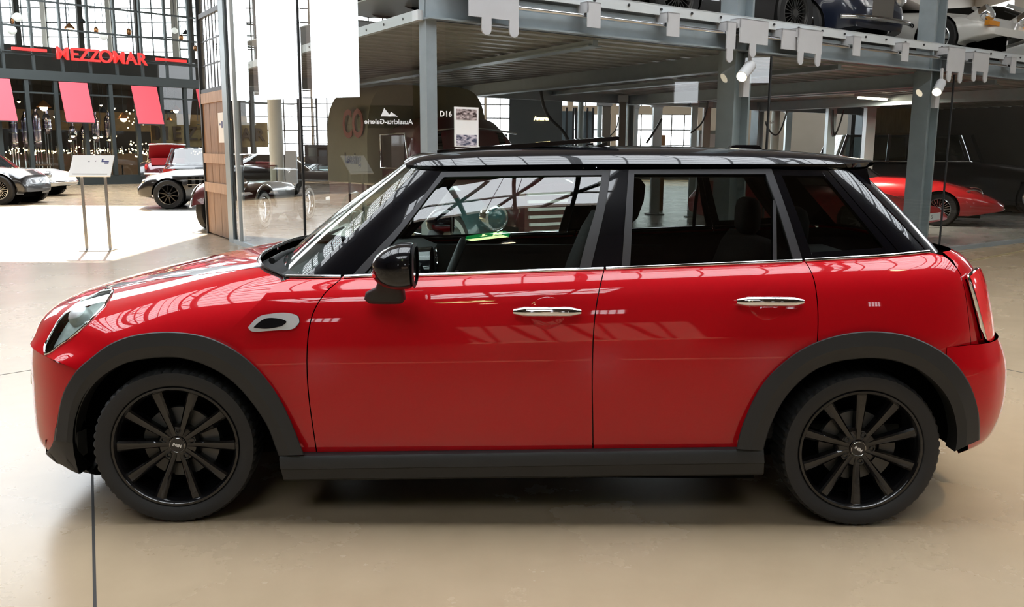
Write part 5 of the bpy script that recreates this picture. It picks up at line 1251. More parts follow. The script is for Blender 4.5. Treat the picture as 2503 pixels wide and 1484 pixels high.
# -- black limousine at the back
lm = generic('vintage_limousine', 'tall black vintage limousine behind the red sports cars', (10.0, 21.35, 0), math.radians(-4), 5.6, 1.9, P_black,
    [(-2.8, .8), (-2.5, 1.15), (-1.5, 1.22), (.6, 1.22), (1.6, 1.12), (2.6, 1.0), (2.8, .7)], (1.95, -1.75), 1.6, .38, .18, ((-2.45, .75, -2.25, .5, 1.18, 1.78, 1.7, 1.5), dict(pm=P_black, gm=M_cg, pillars=(.0, .33, .66, 1.), trim=M_chr)), None, 'disc')
for sg in (1, -1): round_lamp(lm, 2.75, sg * .5, .95, .12)
bumper_bar(lm, 2.95, 1.8, .5)

# ---- cars on the upper deck
ZD = 2.84
def upper(name, label, px, s, rz, *a, **k):
    """centre on the deck seen at column px, s metres behind the front beam"""
    d = ray(px, 366); d = d[:2] / d[1]
    # intersect the ground track of that column with the line at depth s
    p0 = Cn[:2] + dL[:2] * s; A_ = np.array([[dR[0], -d[0]], [dR[1], -d[1]]]); t = np.linalg.solve(A_, -p0)[0]; q = p0 + dR[:2] * t
    return generic(name, label, (q[0], q[1], ZD + .003), rz, *a, **k)
for s in (1.1, 2.9, 4.9): pass
deckrail = MB()
rk(MB().bar(Rp(.1, 2.827, 0, 1.3), Rp(LEN, 2.827, 0, 1.3), 2.3, .012).bar(Rp(.1, 2.827, 0, 4.4), Rp(LEN, 2.827, 0, 4.4), 3.2, .012), 'deck_plate', M_hoard)
rzR = heading(*(-dL[:2]))
u1 = upper('vintage_racer', 'black vintage racing car with wire wheels on the upper deck', 1684, 1.9, heading(*dR[:2]) , 3.2, 1.5, P_black, [(-1.6, .5), (-1.3, .8), (-.3, .85), (.6, .86), (1.4, .8), (1.6, .5)], (1.15, -1.1), 1.4, .38, .14, None, M_disc, 'wire')
u2 = upper('vintage_racer', 'dark brown vintage tourer on the upper deck by the corner post', 1190, 1.9, heading(*dR[:2]), 3.2, 1.5, P_maroon, [(-1.6, .5), (-1.3, .8), (-.3, .85), (.6, .86), (1.4, .8), (1.6, .5)], (1.15, -1.1), 1.4, .38, .14, None, M_disc, 'wire')
u3 = upper('vintage_saloon', 'black and navy vintage saloon with chrome grille on the upper deck', 1850, 3.2, rzR + .05, 4.3, 1.7, P_navy, [(-2.15, .7), (-1.9, 1.0), (-.8, 1.05), (.6, 1.05), (1.7, 1.0), (2.0, .95), (2.15, .6)], (1.4, -1.3), 1.46, .36, .17, ((-1.8, .5, -1.5, .2, 1.02, 1.6, 1.5, 1.3), dict(pm=P_navy, gm=M_cg, trim=M_chr)), None, 'disc')
for sg in (1, -1): round_lamp(u3, 2.1, sg * .55, .8, .12)
box_part(u3, 'grille', M_chr, 2.12, 2.2, -.25, .25, .4, .95); bumper_bar(u3, 2.3, 1.7, .42)
u4 = upper('sports_car', 'white sports car with upright round headlamps on the upper deck', 2150, 2.4, rzR + .1, 4.2, 1.68, P_white, [(-2.1, .5), (-1.9, .78), (-1.0, .92), (.3, .84), (1.2, .74), (1.9, .60), (2.1, .42)], (1.3, -1.1), 1.42, .31, .19, ((-1.6, .7, -.9, -.05, .84, 1.26, 1.4, 1.05), dict(pm=P_white)), M_rod, ends=.72)
for sg in (1, -1):
    MB().lathe([(.125, 0), (.13, -.5), (.10, -1.0)], 22, (0, 0, 0)).xf(Matrix.Translation((2.0, sg * .62, .64)) @ Matrix.Rotation(math.radians(62), 4, 'Y')).obj('wing_ridge', P_white, u4, 50)
    round_lamp(u4, 2.0, sg * .62, .64, .115, (.88, 0, .5)); MB().box(2.02, 2.09, sg * .62 - .16, sg * .62 + .16, .43, .50).obj('indicator_lamp', M_amber, u4)
u5 = upper('hatchback_car', 'white modern car with dark windows at the end of the upper deck', 2440, 2.6, rzR + .55, 4.3, 1.8, P_white, [(-2.15, .8), (-2.0, 1.0), (-.6, 1.0), (.5, .96), (1.4, .88), (2.0, .74), (2.15, .5)], (1.35, -1.3), 1.55, .33, .21, ((-1.95, 1.0, -1.6, -.1, .96, 1.42, 1.6, 1.25), dict(pm=P_white, pillars=(.0, .4, .75))), M_rod)
for sg in (1, -1): MB().ball((2.0, sg * .66, .68), .14, 10, 6, (.6, 1, .6)).obj('headlamp', M_lens, u5, 60)
# ================================================================= restaurant front and small things
F0 = onz(250, 451) * (1, 1, 0); azF = math.radians(45); dF = np.array([math.sin(azF), math.cos(azF), 0]); oF = np.array([dF[1], -dF[0], 0])
def Fpt(px, py):
    p = onpl(px, py, F0, oF); return float((p - F0) @ dF), float(p[2])
def Fw(t, z, out=0.0): return F0 + dF * t + oF * out + np.array([0, 0, z])
TF = frame((0, 0, 0), dF, -oF)          # local x along the front, local y into the building
M_ffr = mat('facade_steel', (.045, .055, .055), .45, .3, noise=.1, nscale=3)
M_awn = mat('red_awning_cloth', (.80, .10, .13), .75, bump=.1, bscale=200)
M_sign = mat('red_sign_face', (.80, .03, .03), .4, emit=(1, .03, .02), es=.5)
M_fglass = glass('facade_glass', (.80, .86, .84), 1.5)
M_bulb = mat('warm_bulb', (1, .85, .6), .5, emit=(1, .72, .38), es=14)
M_globe = mat('opal_globe', (.85, .84, .82), .3, emit=(1, .97, .92), es=.6)
M_copper = mat('copper_shade', (.55, .24, .10), .35, .8, noise=.1)
M_tank = mat('violet_lit_steel', (.42, .38, .52), .22, 1.0, noise=.15, nscale=6)  # violet lighting on the tanks put into the base colour
fac = thing('restaurant_building', 'two-storey dark steel and glass restaurant front beyond the sunny court', 'building', tuple(F0))
def fc(mb, name, m, smooth=None): return mb.xf(TF).obj(name, m, fac, smooth)
T0, T1 = -6.0, 8.5; ZS0, ZS1, ZTOP = 3.78, 4.12, 8.6
fc(MB().box(T0, T1, -.12, .3, ZS0, ZS1), 'floor_band', M_ffr)
fc(MB().box(T0, T1, -.06, .2, .0, .35), 'plinth', M_ffr)
mull_lo = [i * .98 - .46 + .02 for i in range(-5, 9)]
for t in mull_lo: fc(MB().box(t - .07, t + .07, -.08, .1, .35, ZS0), 'mullion', M_ffr)
for t in np.arange(T0, T1, .98): fc(MB().box(t - .04, t + .04, -.06, .08, ZS1, ZTOP), 'upper_mullion', M_ffr)
for z in (4.66, 5.62, 6.55): fc(MB().box(T0, T1, -.04, .06, z - .03, z + .03), 'transom', M_ffr)
fc(MB().box(T0, T1, -.05, .06, 3.30, 3.36), 'transom', M_ffr)
for i in range(len(mull_lo) - 1): fc(MB().add([(mull_lo[i] + .07, 0, .35), (mull_lo[i + 1] - .07, 0, .35), (mull_lo[i + 1] - .07, 0, ZS0), (mull_lo[i] + .07, 0, ZS0)], [(0, 1, 2, 3)]), 'pane', M_fglass)
up = list(np.arange(T0, T1, .98))
for i in range(len(up) - 1):
    for z0, z1 in ((ZS1, 4.63), (4.69, 5.59), (5.65, 6.52), (6.58, ZTOP)): fc(MB().add([(up[i] + .04, 0, z0), (up[i + 1] - .04, 0, z0), (up[i + 1] - .04, 0, z1), (up[i] + .04, 0, z1)], [(0, 1, 2, 3)]), 'upper_pane', M_fglass)
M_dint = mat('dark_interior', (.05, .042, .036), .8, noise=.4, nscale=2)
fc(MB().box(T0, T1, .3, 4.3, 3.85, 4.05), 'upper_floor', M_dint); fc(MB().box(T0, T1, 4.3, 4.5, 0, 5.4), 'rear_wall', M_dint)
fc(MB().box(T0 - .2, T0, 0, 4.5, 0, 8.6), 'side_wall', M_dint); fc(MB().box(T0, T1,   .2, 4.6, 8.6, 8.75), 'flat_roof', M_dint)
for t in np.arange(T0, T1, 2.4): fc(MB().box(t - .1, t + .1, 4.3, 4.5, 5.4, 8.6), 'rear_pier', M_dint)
fc(MB().box(T0, T1, 4.25, 4.3, 2.1, 2.9), 'bar_backdrop', mat('gold_panel', (.30, .20, .09), .5, .2, noise=.5, nscale=4))
fc(MB().box(T0, T1, 2.6, 3.2, 0, 1.15), 'bar_counter', mat('bar_front', (.13, .075, .04), .5, noise=.3))
# sign
zsg = 4.74
sgn = thing('restaurant_sign', 'red MEZZOMAR letters with a bar on each side above the awnings', 'sign', tuple(F0))
t0 = Fpt(131, 140)[0]; t1 = Fpt(353, 148)[0]; full = 'MEZZOMAR'; wid = [1.15, .8, .85, .85, 1.15, 1.15, 1.05, .9]; cum = np.concatenate([[0], np.cumsum(wid)]); cum = cum / cum[-1]
for i, ch in enumerate(full):
    tc_ = t0 + (t1 - t0) * (cum[i] + cum[i + 1]) / 2
    text('letter', ch, .62 if ch != 'O' else .66, M_sign, sgn, frame(np.array(Fw(tc_, zsg, .22)) - F0, dF, (0, 0, 1)), .03, bold=.014)
for a, b in (((25, 130), (110, 132)), ((376, 150), (450, 152))):
    ta, tb = Fpt(*a)[0], Fpt(*b)[0]; MB().box(ta, tb, -.24, -.16, zsg + .02, zsg + .12).xf(TF).obj('sign_bar', M_sign, sgn)
MB().box(t0 - 2.3, t1 + 2.1, -.15, -.10, zsg - .03, zsg + .0).xf(TF).obj('sign_rail', M_ffr, sgn)
# awnings
for i in range(-1, 3):
    tA = Fpt(140, 195)[0] + i * 2.62; wA = 1.0
    aw = thing('drop_awning', ['steep red cloth awning beneath the detached sign bar before the first letter', 'steep red cloth awning beneath the first letters of the red sign', 'steep red cloth awning beneath the last letters of the red sign', 'steep red cloth awning partly hidden by the wooden gate'][i + 1], 'awning', tuple(Fw(tA, 0)), 0, 'red awnings along the restaurant')
    MB().add([(0, -.12, 3.76), (wA, -.12, 3.76), (wA, -.62, 2.30), (0, -.62, 2.30), (0, -.10, 3.74), (wA, -.10, 3.74), (wA, -.60, 2.30), (0, -.60, 2.30)], [(0, 1, 2, 3), (4, 7, 6, 5), (0, 3, 7, 4), (1, 5, 6, 2), (3, 2, 6, 7), (0, 4, 5, 1)]).xf(TF).obj('cloth', M_awn, aw)
    MB().bar((0, -.61, 2.29), (wA, -.61, 2.29), .04, .04).xf(TF).obj('front_bar', M_ffr, aw)
    for x in (0.01, wA - .01): MB().bar((x, -.08, 2.35), (x, -.60, 2.30), .025, .025).xf(TF).obj('arm', M_ffr, aw)
# gold lettering inside, behind the maroon tourer
g2 = thing('gold_lettering', 'brown MEZZOMAR lettering on the gold panel inside the restaurant', 'sign', tuple(F0))
for i, ch in enumerate('MEZZOMAR'): text('letter', ch, .75, mat('brown_letter', (.09, .05, .03), .5), g2, frame(np.array(Fw(2.6 + i * .62, 1.95, -.35)) - F0, dF, (0, 0, 1)), .02, bold=.02)
MB().box(2.2, 7.4, .42, .47, 1.45, 2.5).xf(TF).obj('backing_panel', mat('gold_panel', (.30, .20, .09), .5, .2, noise=.5, nscale=4), g2)
# pendant lamps, one thing each
def pendant(px, py, kind, depth, r):
    p = onpl(px, py, F0 - oF * depth, oF); top = 3.84 if p[2] < 3.7 else 8.58
    lab = {'globe': 'white opal globe pendant in the upper restaurant window', 'copper': 'copper egg pendant in the upper restaurant window', 'cone': 'lit cone pendant lamp inside the lower restaurant', 'spark': 'bright dome pendant lamp with amber shade inside the restaurant', 'dark': 'black dome pendant in the upper restaurant window'}[kind]
    t = thing('pendant_lamp', lab, 'lamp', tuple(p), 0, 'pendant lamps in the restaurant')
    MB().tube([(0, 0, r * .8), (0, 0, max(r, top - p[2]))], .012, 5).obj('cord', M_dark, t)
    if kind == 'globe': MB().ball((0, 0, 0), r, 14, 10).obj('shade', M_globe, t, 60)
    elif kind == 'copper': MB().ball((0, 0, 0), r, 14, 10, (.8, .8, 1.15)).obj('shade', M_copper, t, 60)
    else:
        m_ = M_copper if kind == 'spark' else M_dark
        MB().lathe([(.03, r), (r * .35, r * .8), (r * .8, r * .3), (r, 0)], 16).obj('shade', m_, t, 50)
        if kind != 'dark': MB().ball((0, 0, .0), r * .55, 10, 8).obj('bulb', M_bulb, t, 60)
for a in [(43, 42, 'globe', .8, .16), (29, 74, 'globe', .8, .16), (253, 88, 'globe', 1.0, .16), (427, 75, 'globe', 1.2, .12), (315, 78, 'copper', 1.2, .12), (235, 74, 'copper', 1.2, .11), (443, 92, 'copper', 1.4, .11), (478, 118, 'copper', 1.4, .11), (29, 52, 'copper', 1.0, .1),
          (170, 70, 'spark', 1.2, .2), (107, 262, 'spark', 1.2, .26), (430, 270, 'spark', 1.2, .2), (415, 302, 'spark', 1.4, .24), (302, 290, 'spark', 1.2, .24), (277, 264, 'cone', 1.4, .14), (247, 257, 'cone', 1.6, .09), (46, 248, 'cone', 1.4, .1), (134, 285, 'cone', 1.5, .1), (460, 303, 'cone', 1.4, .12), (412, 325, 'cone', 1.8, .12), (485, 325, 'cone', 1.8, .12), (178, 332, 'cone', 1.2, .14), (171, 343, 'cone', 1.4, .12), (232, 335, 'cone', 1.3, .14), (248, 334, 'cone', .8, .1), (218, 342, 'cone', .9, .1), (268, 341, 'cone', 1.6, .11), (282, 332, 'cone', 1.6, .1), (408, 274, 'dark', 1.2, .2), (253, 275, 'dark', 1.2, .2), (202, 55, 'dark', 1.0, .14), (455, 83, 'dark', 1.2, .16)]:
    pendant(*a)
# steel brewing tanks, violet light carried by their colour
def tank(px, py0, py1, depth, r):
    a = onpl(px, py0, F0 - oF * depth, oF); b = onpl(px, py1, F0 - oF * depth, oF); h = a[2] - b[2]; base_ = np.array([a[0], a[1], b[2]])
    t = thing('brewing_tank', 'tall shiny steel brewing tank inside the lower restaurant', 'tank', (base_[0], base_[1], 0), 0, 'brewing tanks in the restaurant')
    z0 = b[2]
    MB().lathe([(0, z0), (r * .6, z0 + .05), (r, z0 + .2), (r, z0 + h - .2), (r * .6, z0 + h - .04), (.06, z0 + h), (.06, z0 + h + .12)], 24).obj('vessel', M_tank, t, 40)
    for z in (z0 + .25, z0 + h * .5, z0 + h - .25): MB().lathe([(r + .012, z - .02), (r + .015, z), (r + .012, z + .02)], 24).obj('band', M_chr, t, 40)
    for a_ in (0, 2.1, 4.2): MB().tube([(r * .7 * math.cos(a_), r * .7 * math.sin(a_), 0.0), (r * .7 * math.cos(a_), r * .7 * math.sin(a_), z0 + .12)], .03, 6).obj('leg', M_chr, t)
for a in [(60, 280, 362, 1.8, .155), (86, 275, 362, 1.9, .155), (112, 278, 330, 2.2, .16), (30, 285, 365, 1.9, .15), (176, 308, 345, 1.9, .16), (205, 308, 350, 2.0, .16), (231, 282, 350, 1.9, .15), (263, 282, 350, 1.9, .16)]: tank(*a)
# strings of tiny lights along the bar
bl = MB()
for i in range(170):
    t = rng.uniform(-3.6, 5.2); z = 1.18 + rng.normal(0, .07) + .12 * abs(math.sin(t * 3)); p = Fw(t, z, -rng.uniform(.3, 1.2)); bl.ball(tuple(p), .022, 5, 4)
for i in range(40):
    t = rng.uniform(1.4, 2.0); p = Fw(t, rng.uniform(.9, 3.2), -rng.uniform(.3, .8)); bl.ball(tuple(p), .028, 5, 4)
o = bl.obj('fairy_lights', M_bulb); tag(o, 'tiny warm fairy lights strung along the restaurant bar', 'lights', kind='stuff')
# tables and stools before the bar, bottles on it
for i, t in enumerate(np.arange(-3.4, 5, 1.5)):
    p = Fw(t, 0, -.75); tb = thing('bar_table', 'small dark round table behind the restaurant window', 'table', tuple(p), 0, 'tables in the restaurant')
    MB().lathe([(0, .76), (.38, .76), (.38, .72), (0, .72)], 18).obj('top', mat('table_top', (.16, .09, .05), .4), tb, 40); MB().tube([(0, 0, 0.02), (0, 0, .74)], .03, 8).obj('leg', M_dark, tb); MB().lathe([(0, 0), (.25, 0), (.25, .02), (0, .03)], 16).obj('base', M_dark, tb, 40)
for i, t in enumerate(np.arange(-3.5, 5.2, .24)):
    p = Fw(t, 1.152, -2.9 + .1 * math.sin(i * 2.1)); h = .24 + .06 * math.sin(i * 1.7)
    tag(MB().lathe([(0, 0), (.036, 0), (.038, h * .55), (.016, h * .72), (.014, h), (0, h)], 8).obj('bottle', mat(('amber_bottle', 'green_bottle', 'clear_bottle')[i % 3], ((.25, .10, .02), (.03, .12, .05), (.5, .5, .48))[i % 3], .1, 0, 1.0), None, 50, tuple(p)), ('amber glass bottle standing on the restaurant bar', 'green glass bottle standing on the restaurant bar', 'pale glass bottle standing on the restaurant bar')[i % 3], 'bottle', 'bottles on the bar')

# ---- info stands
M_sand = mat('stand_steel', (.40, .41, .42), .35, .8); M_board = mat('white_board', (.86, .86, .86), .45)
def stand(pl, pr, pxs, label, col, marks=True):
    a, b = onz(*pl), onz(*pr); mid = (a + b) / 2; d = (b - a) / np.linalg.norm(b - a); n = np.array([-d[1], d[0], 0]); w_ = np.linalg.norm(b - a)
    s = thing('info_stand', label, 'sign', (mid[0], mid[1], 0), math.atan2(d[1], d[0]))
    ht = ony(pxs[0], pxs[1], mid[1])[2]
    MB().box(-w_ / 2 - .05, w_ / 2 + .05, -.14, .14, 0, .012).obj('base_plate', M_sand, s)
    for sg in (-1, 1): MB().box(sg * w_ / 2 - .016, sg * w_ / 2 + .016, -.012, .012, .01, ht + .12).obj('leg', M_sand, s)
    T = Matrix.Translation((0, -.02, ht + .14)) @ Matrix.Rotation(math.radians(-35), 4, 'X')
    bw = pxs[2]
    bd = MB().box(-bw / 2, bw / 2, -.015, 0, -.17, .17, T).obj('board', col, s)
    MB().box(-bw * .42, bw * .42, -.018, -.015, -.14, -.13, T).obj('print_line', mat('grey_print', (.25, .25, .27), .6), bd)
    if marks:
        MB().box(bw * .22, bw * .40, -.018, -.015, .06, .075, T).box(bw * .22, bw * .26, -.018, -.015, .06, .11, T).box(bw * .30, bw * .40, -.018, -.015, .035, .055, T).obj('print_mark', mat('blue_print', (.06, .07, .2), .5), bd)
        MB().add([tuple(T @ Vector(q_)) for q_ in ((-.06, -.017, .06), (-.03, -.017, .06), (-.045, -.017, .08), (.03, -.017, .08), (.06, -.017, .08), (.04, -.017, .06))], [(0, 1, 2), (3, 4, 5)]).obj('print_mark', mat('grey_print', (.25, .25, .27), .6), bd)
stand((213, 612), (270, 612), (224, 432, .55), 'white information board on two thin legs in the sunny court', M_board)
stand((850, 520), (893, 519), (870, 425, .75), 'pinkish grey information board behind the glass side wall', mat('grey_board', (.42, .36, .36), .6))

# ---- decal and poster on the rack glass
def Rt(px, py): 
    p = onpl(px, py, Rp(0, 0, .105), oR); return float((p - Cn) @ dR), float(p[2])
tm, zm_ = Rt(1090, 279)
pd = thing('bay_number', 'white D16 bay number stuck on the rack glass', 'sticker', tuple(Rp(tm, zm_, .104)))
text('digits', 'D16', .062, M_white, pd, frame((0, 0, 0), dR, (0, 0, 1)), .0008, bold=.002, spacing=1.15)
ta, za = Rt(1108, 261); tb_, zb_ = Rt(1167, 359)
po = thing('photo_poster', 'white framed poster with two street photographs on the rack glass', 'poster', tuple(Rp(0, 0, .112)))
TP = frame((0, 0, 0), dR, -oR)
MB().box(ta, tb_, -.010, -.003, zb_, za).xf(TP).obj('sheet', M_white, po)
def photo_mat(name, dark, lite, sc_):
    m, nt, b = new_mat(name); N = nt.nodes.new; L = nt.links.new; tc = N('ShaderNodeTexCoord'); mp = N('ShaderNodeMapping'); mp.inputs['Scale'].default_value = (sc_ * .25, sc_ * .25, sc_ * .6); L(tc.outputs['Object'], mp.inputs[0])
    v = N('ShaderNodeTexNoise'); v.inputs['Scale'].default_value = 1.0; v.inputs['Detail'].default_value = 5; L(mp.outputs[0], v.inputs['Vector']); cr = N('ShaderNodeValToRGB'); cr.color_ramp.elements[0].color = (*dark, 1); cr.color_ramp.elements[1].color = (*lite, 1); cr.color_ramp.elements[0].position = .40; cr.color_ramp.elements[1].position = .62
    L(v.outputs['Fac'], cr.inputs[0]); L(cr.outputs[0], b.inputs['Base Color']); b.inputs['Roughness'].default_value = .4; return m
wP = tb_ - ta; hP = za - zb_
MB().box(ta + wP * .08, tb_ - wP * .08, -.012, -.010, za - hP * .32, za - hP * .05).xf(TP).obj('photograph', photo_mat('photo_a', (.05, .03, .03), (.6, .5, .5), 90), po)
MB().box(ta + wP * .08, tb_ - wP * .08, -.012, -.010, zb_ + hP * .03, zb_ + hP * .30).xf(TP).obj('photograph', photo_mat('photo_b', (.06, .07, .12), (.65, .6, .68), 90), po)

# ---- uprights, hoses and boxes under the deck
def upright(px, depth, w_, m, z1=2.40, round_=False, lab='steel lift upright'):
    x = (px - CXP) / F_PX * depth * .985; a = thing('lift_post', lab, 'post', (x, depth, 0))
    if round_: MB().lathe([(w_ / 2, 0), (w_ / 2, z1)], 14).obj('tube', m, a, 50)
    else: MB().box(-w_ / 2, w_ / 2, -w_ / 2, w_ / 2, 0, z1).obj('tube', m, a)
    MB().box(-w_ * .7, w_ * .7, -w_ * .7, w_ * .7, z1 - .12, z1).obj('head_plate', M_bracket, a); MB().box(-w_, w_, -w_, w_, .006, .03).obj('foot_plate', M_bracket, a)
    return a
M_pblue = mat('pale_blue_paint', (.52, .64, .68), .4, .1, noise=.05); M_brownp = mat('taupe_paint', (.22, .185, .15), .6, noise=.1)
ups = [(1416, 17.5, .11, M_pblue, 'slim pale blue lift upright left of the white pair'), (1462, 19.0, .10, M_pblue, 'slim pale blue lift upright with a black hose'), (1478, 19.3, .16, M_brownp, 'taupe lift upright beside a slim blue one'), (1517, 17.6, .13, M_brownp, 'taupe lift upright left of the orange crate'),
       (1548, 20.4, .13, M_steelL, 'white lift upright beside the orange crate'), (1602, 19.6, .19, M_steelL, 'thick white lift upright with a diagonal hose'), (1692, 18.9, .12, M_pblue, 'pale blue lift upright left of the grey cabinet'), (1722, 19.4, .15, M_brownp, 'taupe lift upright above the grey cabinet'),
       (1890, 20.8, .19, mat('pale_olive_paint', (.45, .46, .40), .5, noise=.08), 'olive grey round lift upright carrying the bay number'), (1921, 22.0, .14, M_pblue, 'pale blue lift upright behind the olive one'), (2024, 19.7, .18, M_pblue, 'pale blue lift upright with a forked hose'), (2118, 19.5, .2, M_steelL, 'pale lift upright beside the cream door')]
for i, (px, dp, w_, m, lab) in enumerate(ups): upright(px, dp, w_, m, 2.44, i in (0, 1, 8), lab)
def hose(pts, depth, lab, r=.018):
    P = [ony(*p, depth) for p in pts]; tag(MB().tube([tuple(p) for p in curve(P, 24)], r, 6).obj('hydraulic_hose', mat('black_hose', (.012, .012, .012), .5), None, 60), lab, 'hose')
hose([(1322, 222), (1328, 255), (1345, 290), (1375, 320), (1392, 348)], 15.5, 'black double hose hanging over the lit shop sign', .03)
hose([(1730, 245), (1726, 275), (1712, 305), (1688, 325)], 17.9, 'black hose looping by the grey cabinet')
hose([(1871, 297), (1880, 318), (1895, 330), (1915, 300), (1924, 270)], 18.6, 'black hose sagging under the white tag')
hose([(2036, 268), (2036, 300), (2040, 330), (2052, 305), (2062, 268)], 19.5, 'forked black hose on the pale blue upright')
hose([(1512, 285), (1504, 318), (1488, 335)], 16.6, 'thin black hose by the taupe upright', .012)
hose([(1618, 290), (1600, 320), (1580, 350)], 18.6, 'diagonal black strut on the thick white upright', .025)
def crate(px0, px1, py0, py1, depth, m, nm, lab, cat):
    a = ony(px0, py1, depth); b = ony(px1, py0, depth); t = thing(nm, lab, cat, ((a[0] + b[0]) / 2, depth, 0)); w_ = (b[0] - a[0]) / 2; h = b[2]
    MB().box(-w_, w_, -.25, .25, 0.006, h).obj('body', m, t); MB().box(-w_ * .92, w_ * .92, -.262, -.25, h * .62, h * .96).obj('front_panel', M_bracket if 'cab' in nm else m, t); MB().box(-w_ * 1.02, w_ * 1.02, -.27, .26, h - .03, h + .006).obj('lid', m, t)
M_orange = mat('orange_plywood', (.55, .26, .10), .6, noise=.2, nscale=5)
crate(1526, 1540, 331, 350, 21.2, M_orange, 'wooden_crate', 'orange plywood crate between the white lift uprights', 'crate')
crate(1612, 1622, 331, 355, 21.2, M_orange, 'wooden_crate', 'orange plywood crate right of the thick white upright', 'crate')
crate(1702, 1772, 320, 356, 20.2, mat('sage_cabinet', (.22, .27, .26), .5), 'control_cabinet', 'sage grey control cabinet left of the rack post', 'cabinet')
tg_ = thing('bay_number', 'small white 024 bay number on the olive upright', 'sticker', tuple(ony(1886, 299, 20.69))); text('digits', '024', .10, M_white, tg_, frame((0, 0, 0), (1, 0, 0), (0, 0, 1)), .001, bold=.002)
# lit shop sign on a dark board in the background
sp0 = ony(1323, 290, 24.0); ssg = thing('shop_sign', 'small glowing script sign on a dark board behind the pickup', 'sign', (sp0[0], 24.0, 0))
MB().box(-.85, .55, 0, .08, 0, 2.75).obj('board', mat('slate_board', (.06, .07, .075), .7), ssg)
text('script', 'Amarel', .13, mat('sign_glow', (1, .85, .5), .5, emit=(1, .78, .36), es=5), ssg, frame((0, -.01, sp0[2]), (1, 0, 0), (0, 0, 1)), .004, bold=.006)
# blue-grey glazed shop front strips in the background
for px0, px1, lab in ((1352, 1402, 'blue grey glazed screen with dark bars beyond the pickup'), (1408, 1450, 'blue grey glazed screen beside the slim uprights')):
    a = ony(px0, 265, 26.0); b = ony(px1, 265, 26.0); sc = thing('glazed_screen', lab, 'screen', ((a[0] + b[0]) / 2, 26.0, 0)); w_ = (b[0] - a[0]) / 2
    MB().box(-w_, w_, .02, .03, .1, 2.5).obj('pane', mat('blue_grey_pane', (.20, .28, .34), .15, 0, 1.0, noise=.3, nscale=2), sc)
    for u in (-1, -.33, .33, 1): MB().box(w_ * u - .03, w_ * u + .03, -.02, .04, 0.006, 2.6).obj('bar', M_dark, sc)
# dark hanging drape / column block
# cream wardrobe door on the right
dd = thing('panel_door', 'cream wooden door with frame at the back on the right', 'door', (9.62, 22.9, 0))
M_creamw = wood_mat('cream_door_wood', (.42, .31, .16), (.58, .45, .25))
MB().box(-.5, .62, -.06, 0, 0, 2.62).obj('leaf', M_creamw, dd)
for b in ((-.62, -.5), (.62, .72)): MB().box(b[0], b[1], -.1, 0.06, 0, 2.78).obj('jamb', M_creamw, dd)
MB().box(-.62, .72, -.1, .06, 2.66, 2.78).obj('head', M_creamw, dd)
for z0, z1 in ((.2, 1.1), (1.3, 2.45)): MB().box(-.35, .47, -.075, -.06, z0, z1).obj('raised_panel', M_creamw, dd)
MB().ball((-.4, -.1, 1.15), .04, 10, 6).obj('knob', M_chr, dd, 60)
# hanging white blossom / garland sheet seen through the side glass? small ladder
lad = thing('ladder', 'dark steel ladder standing behind the glass side wall', 'ladder', tuple(onz(758, 470)))
for x in (-.28, .28): MB().bar((x, 0, 0), (x, .15, 5.4), .06, .06).obj('stile', M_dark, lad)
for z in np.arange(.3, 5.3, .3): MB().bar((-.28, .15 * z / 5.4, z), (.28, .15 * z / 5.4, z), .03, .03).obj('rung', M_dark, lad)

# ---- trees beyond the far windows on the right
M_leaf = mat('olive_foliage', (.09, .10, .045), .7, noise=.4, nscale=6); M_bark = mat('bark', (.10, .07, .05), .9, bump=.4, bscale=12)
def tree(x, y, h, r, lab, seed):
    rg = np.random.default_rng(seed); t = thing('tree', lab, 'tree', (x, y, -.0)); 
    MB().tube([(0, 0, 0), (.1, 0, h * .3), (.0, .1, h * .6), (.2, 0, h * .85)], [.2, .16, .11, .05], 8).obj('trunk', M_bark, t, 50)
    br = MB()
    for i in range(12):
        a = rg.uniform(0, TAU); z = h * rg.uniform(.35, .7); l = r * rg.uniform(.6, 1.0); br.tube([(0, 0, z), (l * .5 * math.cos(a), l * .5 * math.sin(a), z + l * .25), (l * math.cos(a), l * math.sin(a), z + l * .35)], [.07, .045, .02], 5)
    br.obj('branches', M_bark, t, 50)
    lf = MB(); nl = 2600
    for i in range(nl):
        cl = rg.integers(0, 26); rc = np.random.default_rng(seed * 100 + cl); c = np.array([rc.normal(0, r * .5), rc.normal(0, r * .5), h * .72 + rc.normal(0, h * .13)])
        p = c + rg.normal(0, r * .16, 3); a, b = rg.normal(0, .11, 3), rg.normal(0, .05, 3); lf.add([p - a, p + b, p + a, p - b], [(0, 1, 2, 3)])
    o = lf.obj('foliage', M_leaf, t); o['kind'] = 'stuff'
tree(16.5, 52, 7.5, 3.2, 'tree with brown branches outside the far windows', 3); tree(22.0, 56, 7.0, 3.0, 'bushy tree outside the windows at the far right', 5); tree(30.5, 52, 8.0, 3.2, 'tall tree outside the right corner of the hall', 8)
# outside ground
struct('ground_outside', MB().box(-90, 90, 44.4, 140, -.3, -.02), mat('asphalt_outside', (.30, .29, .28), .9, noise=.1))

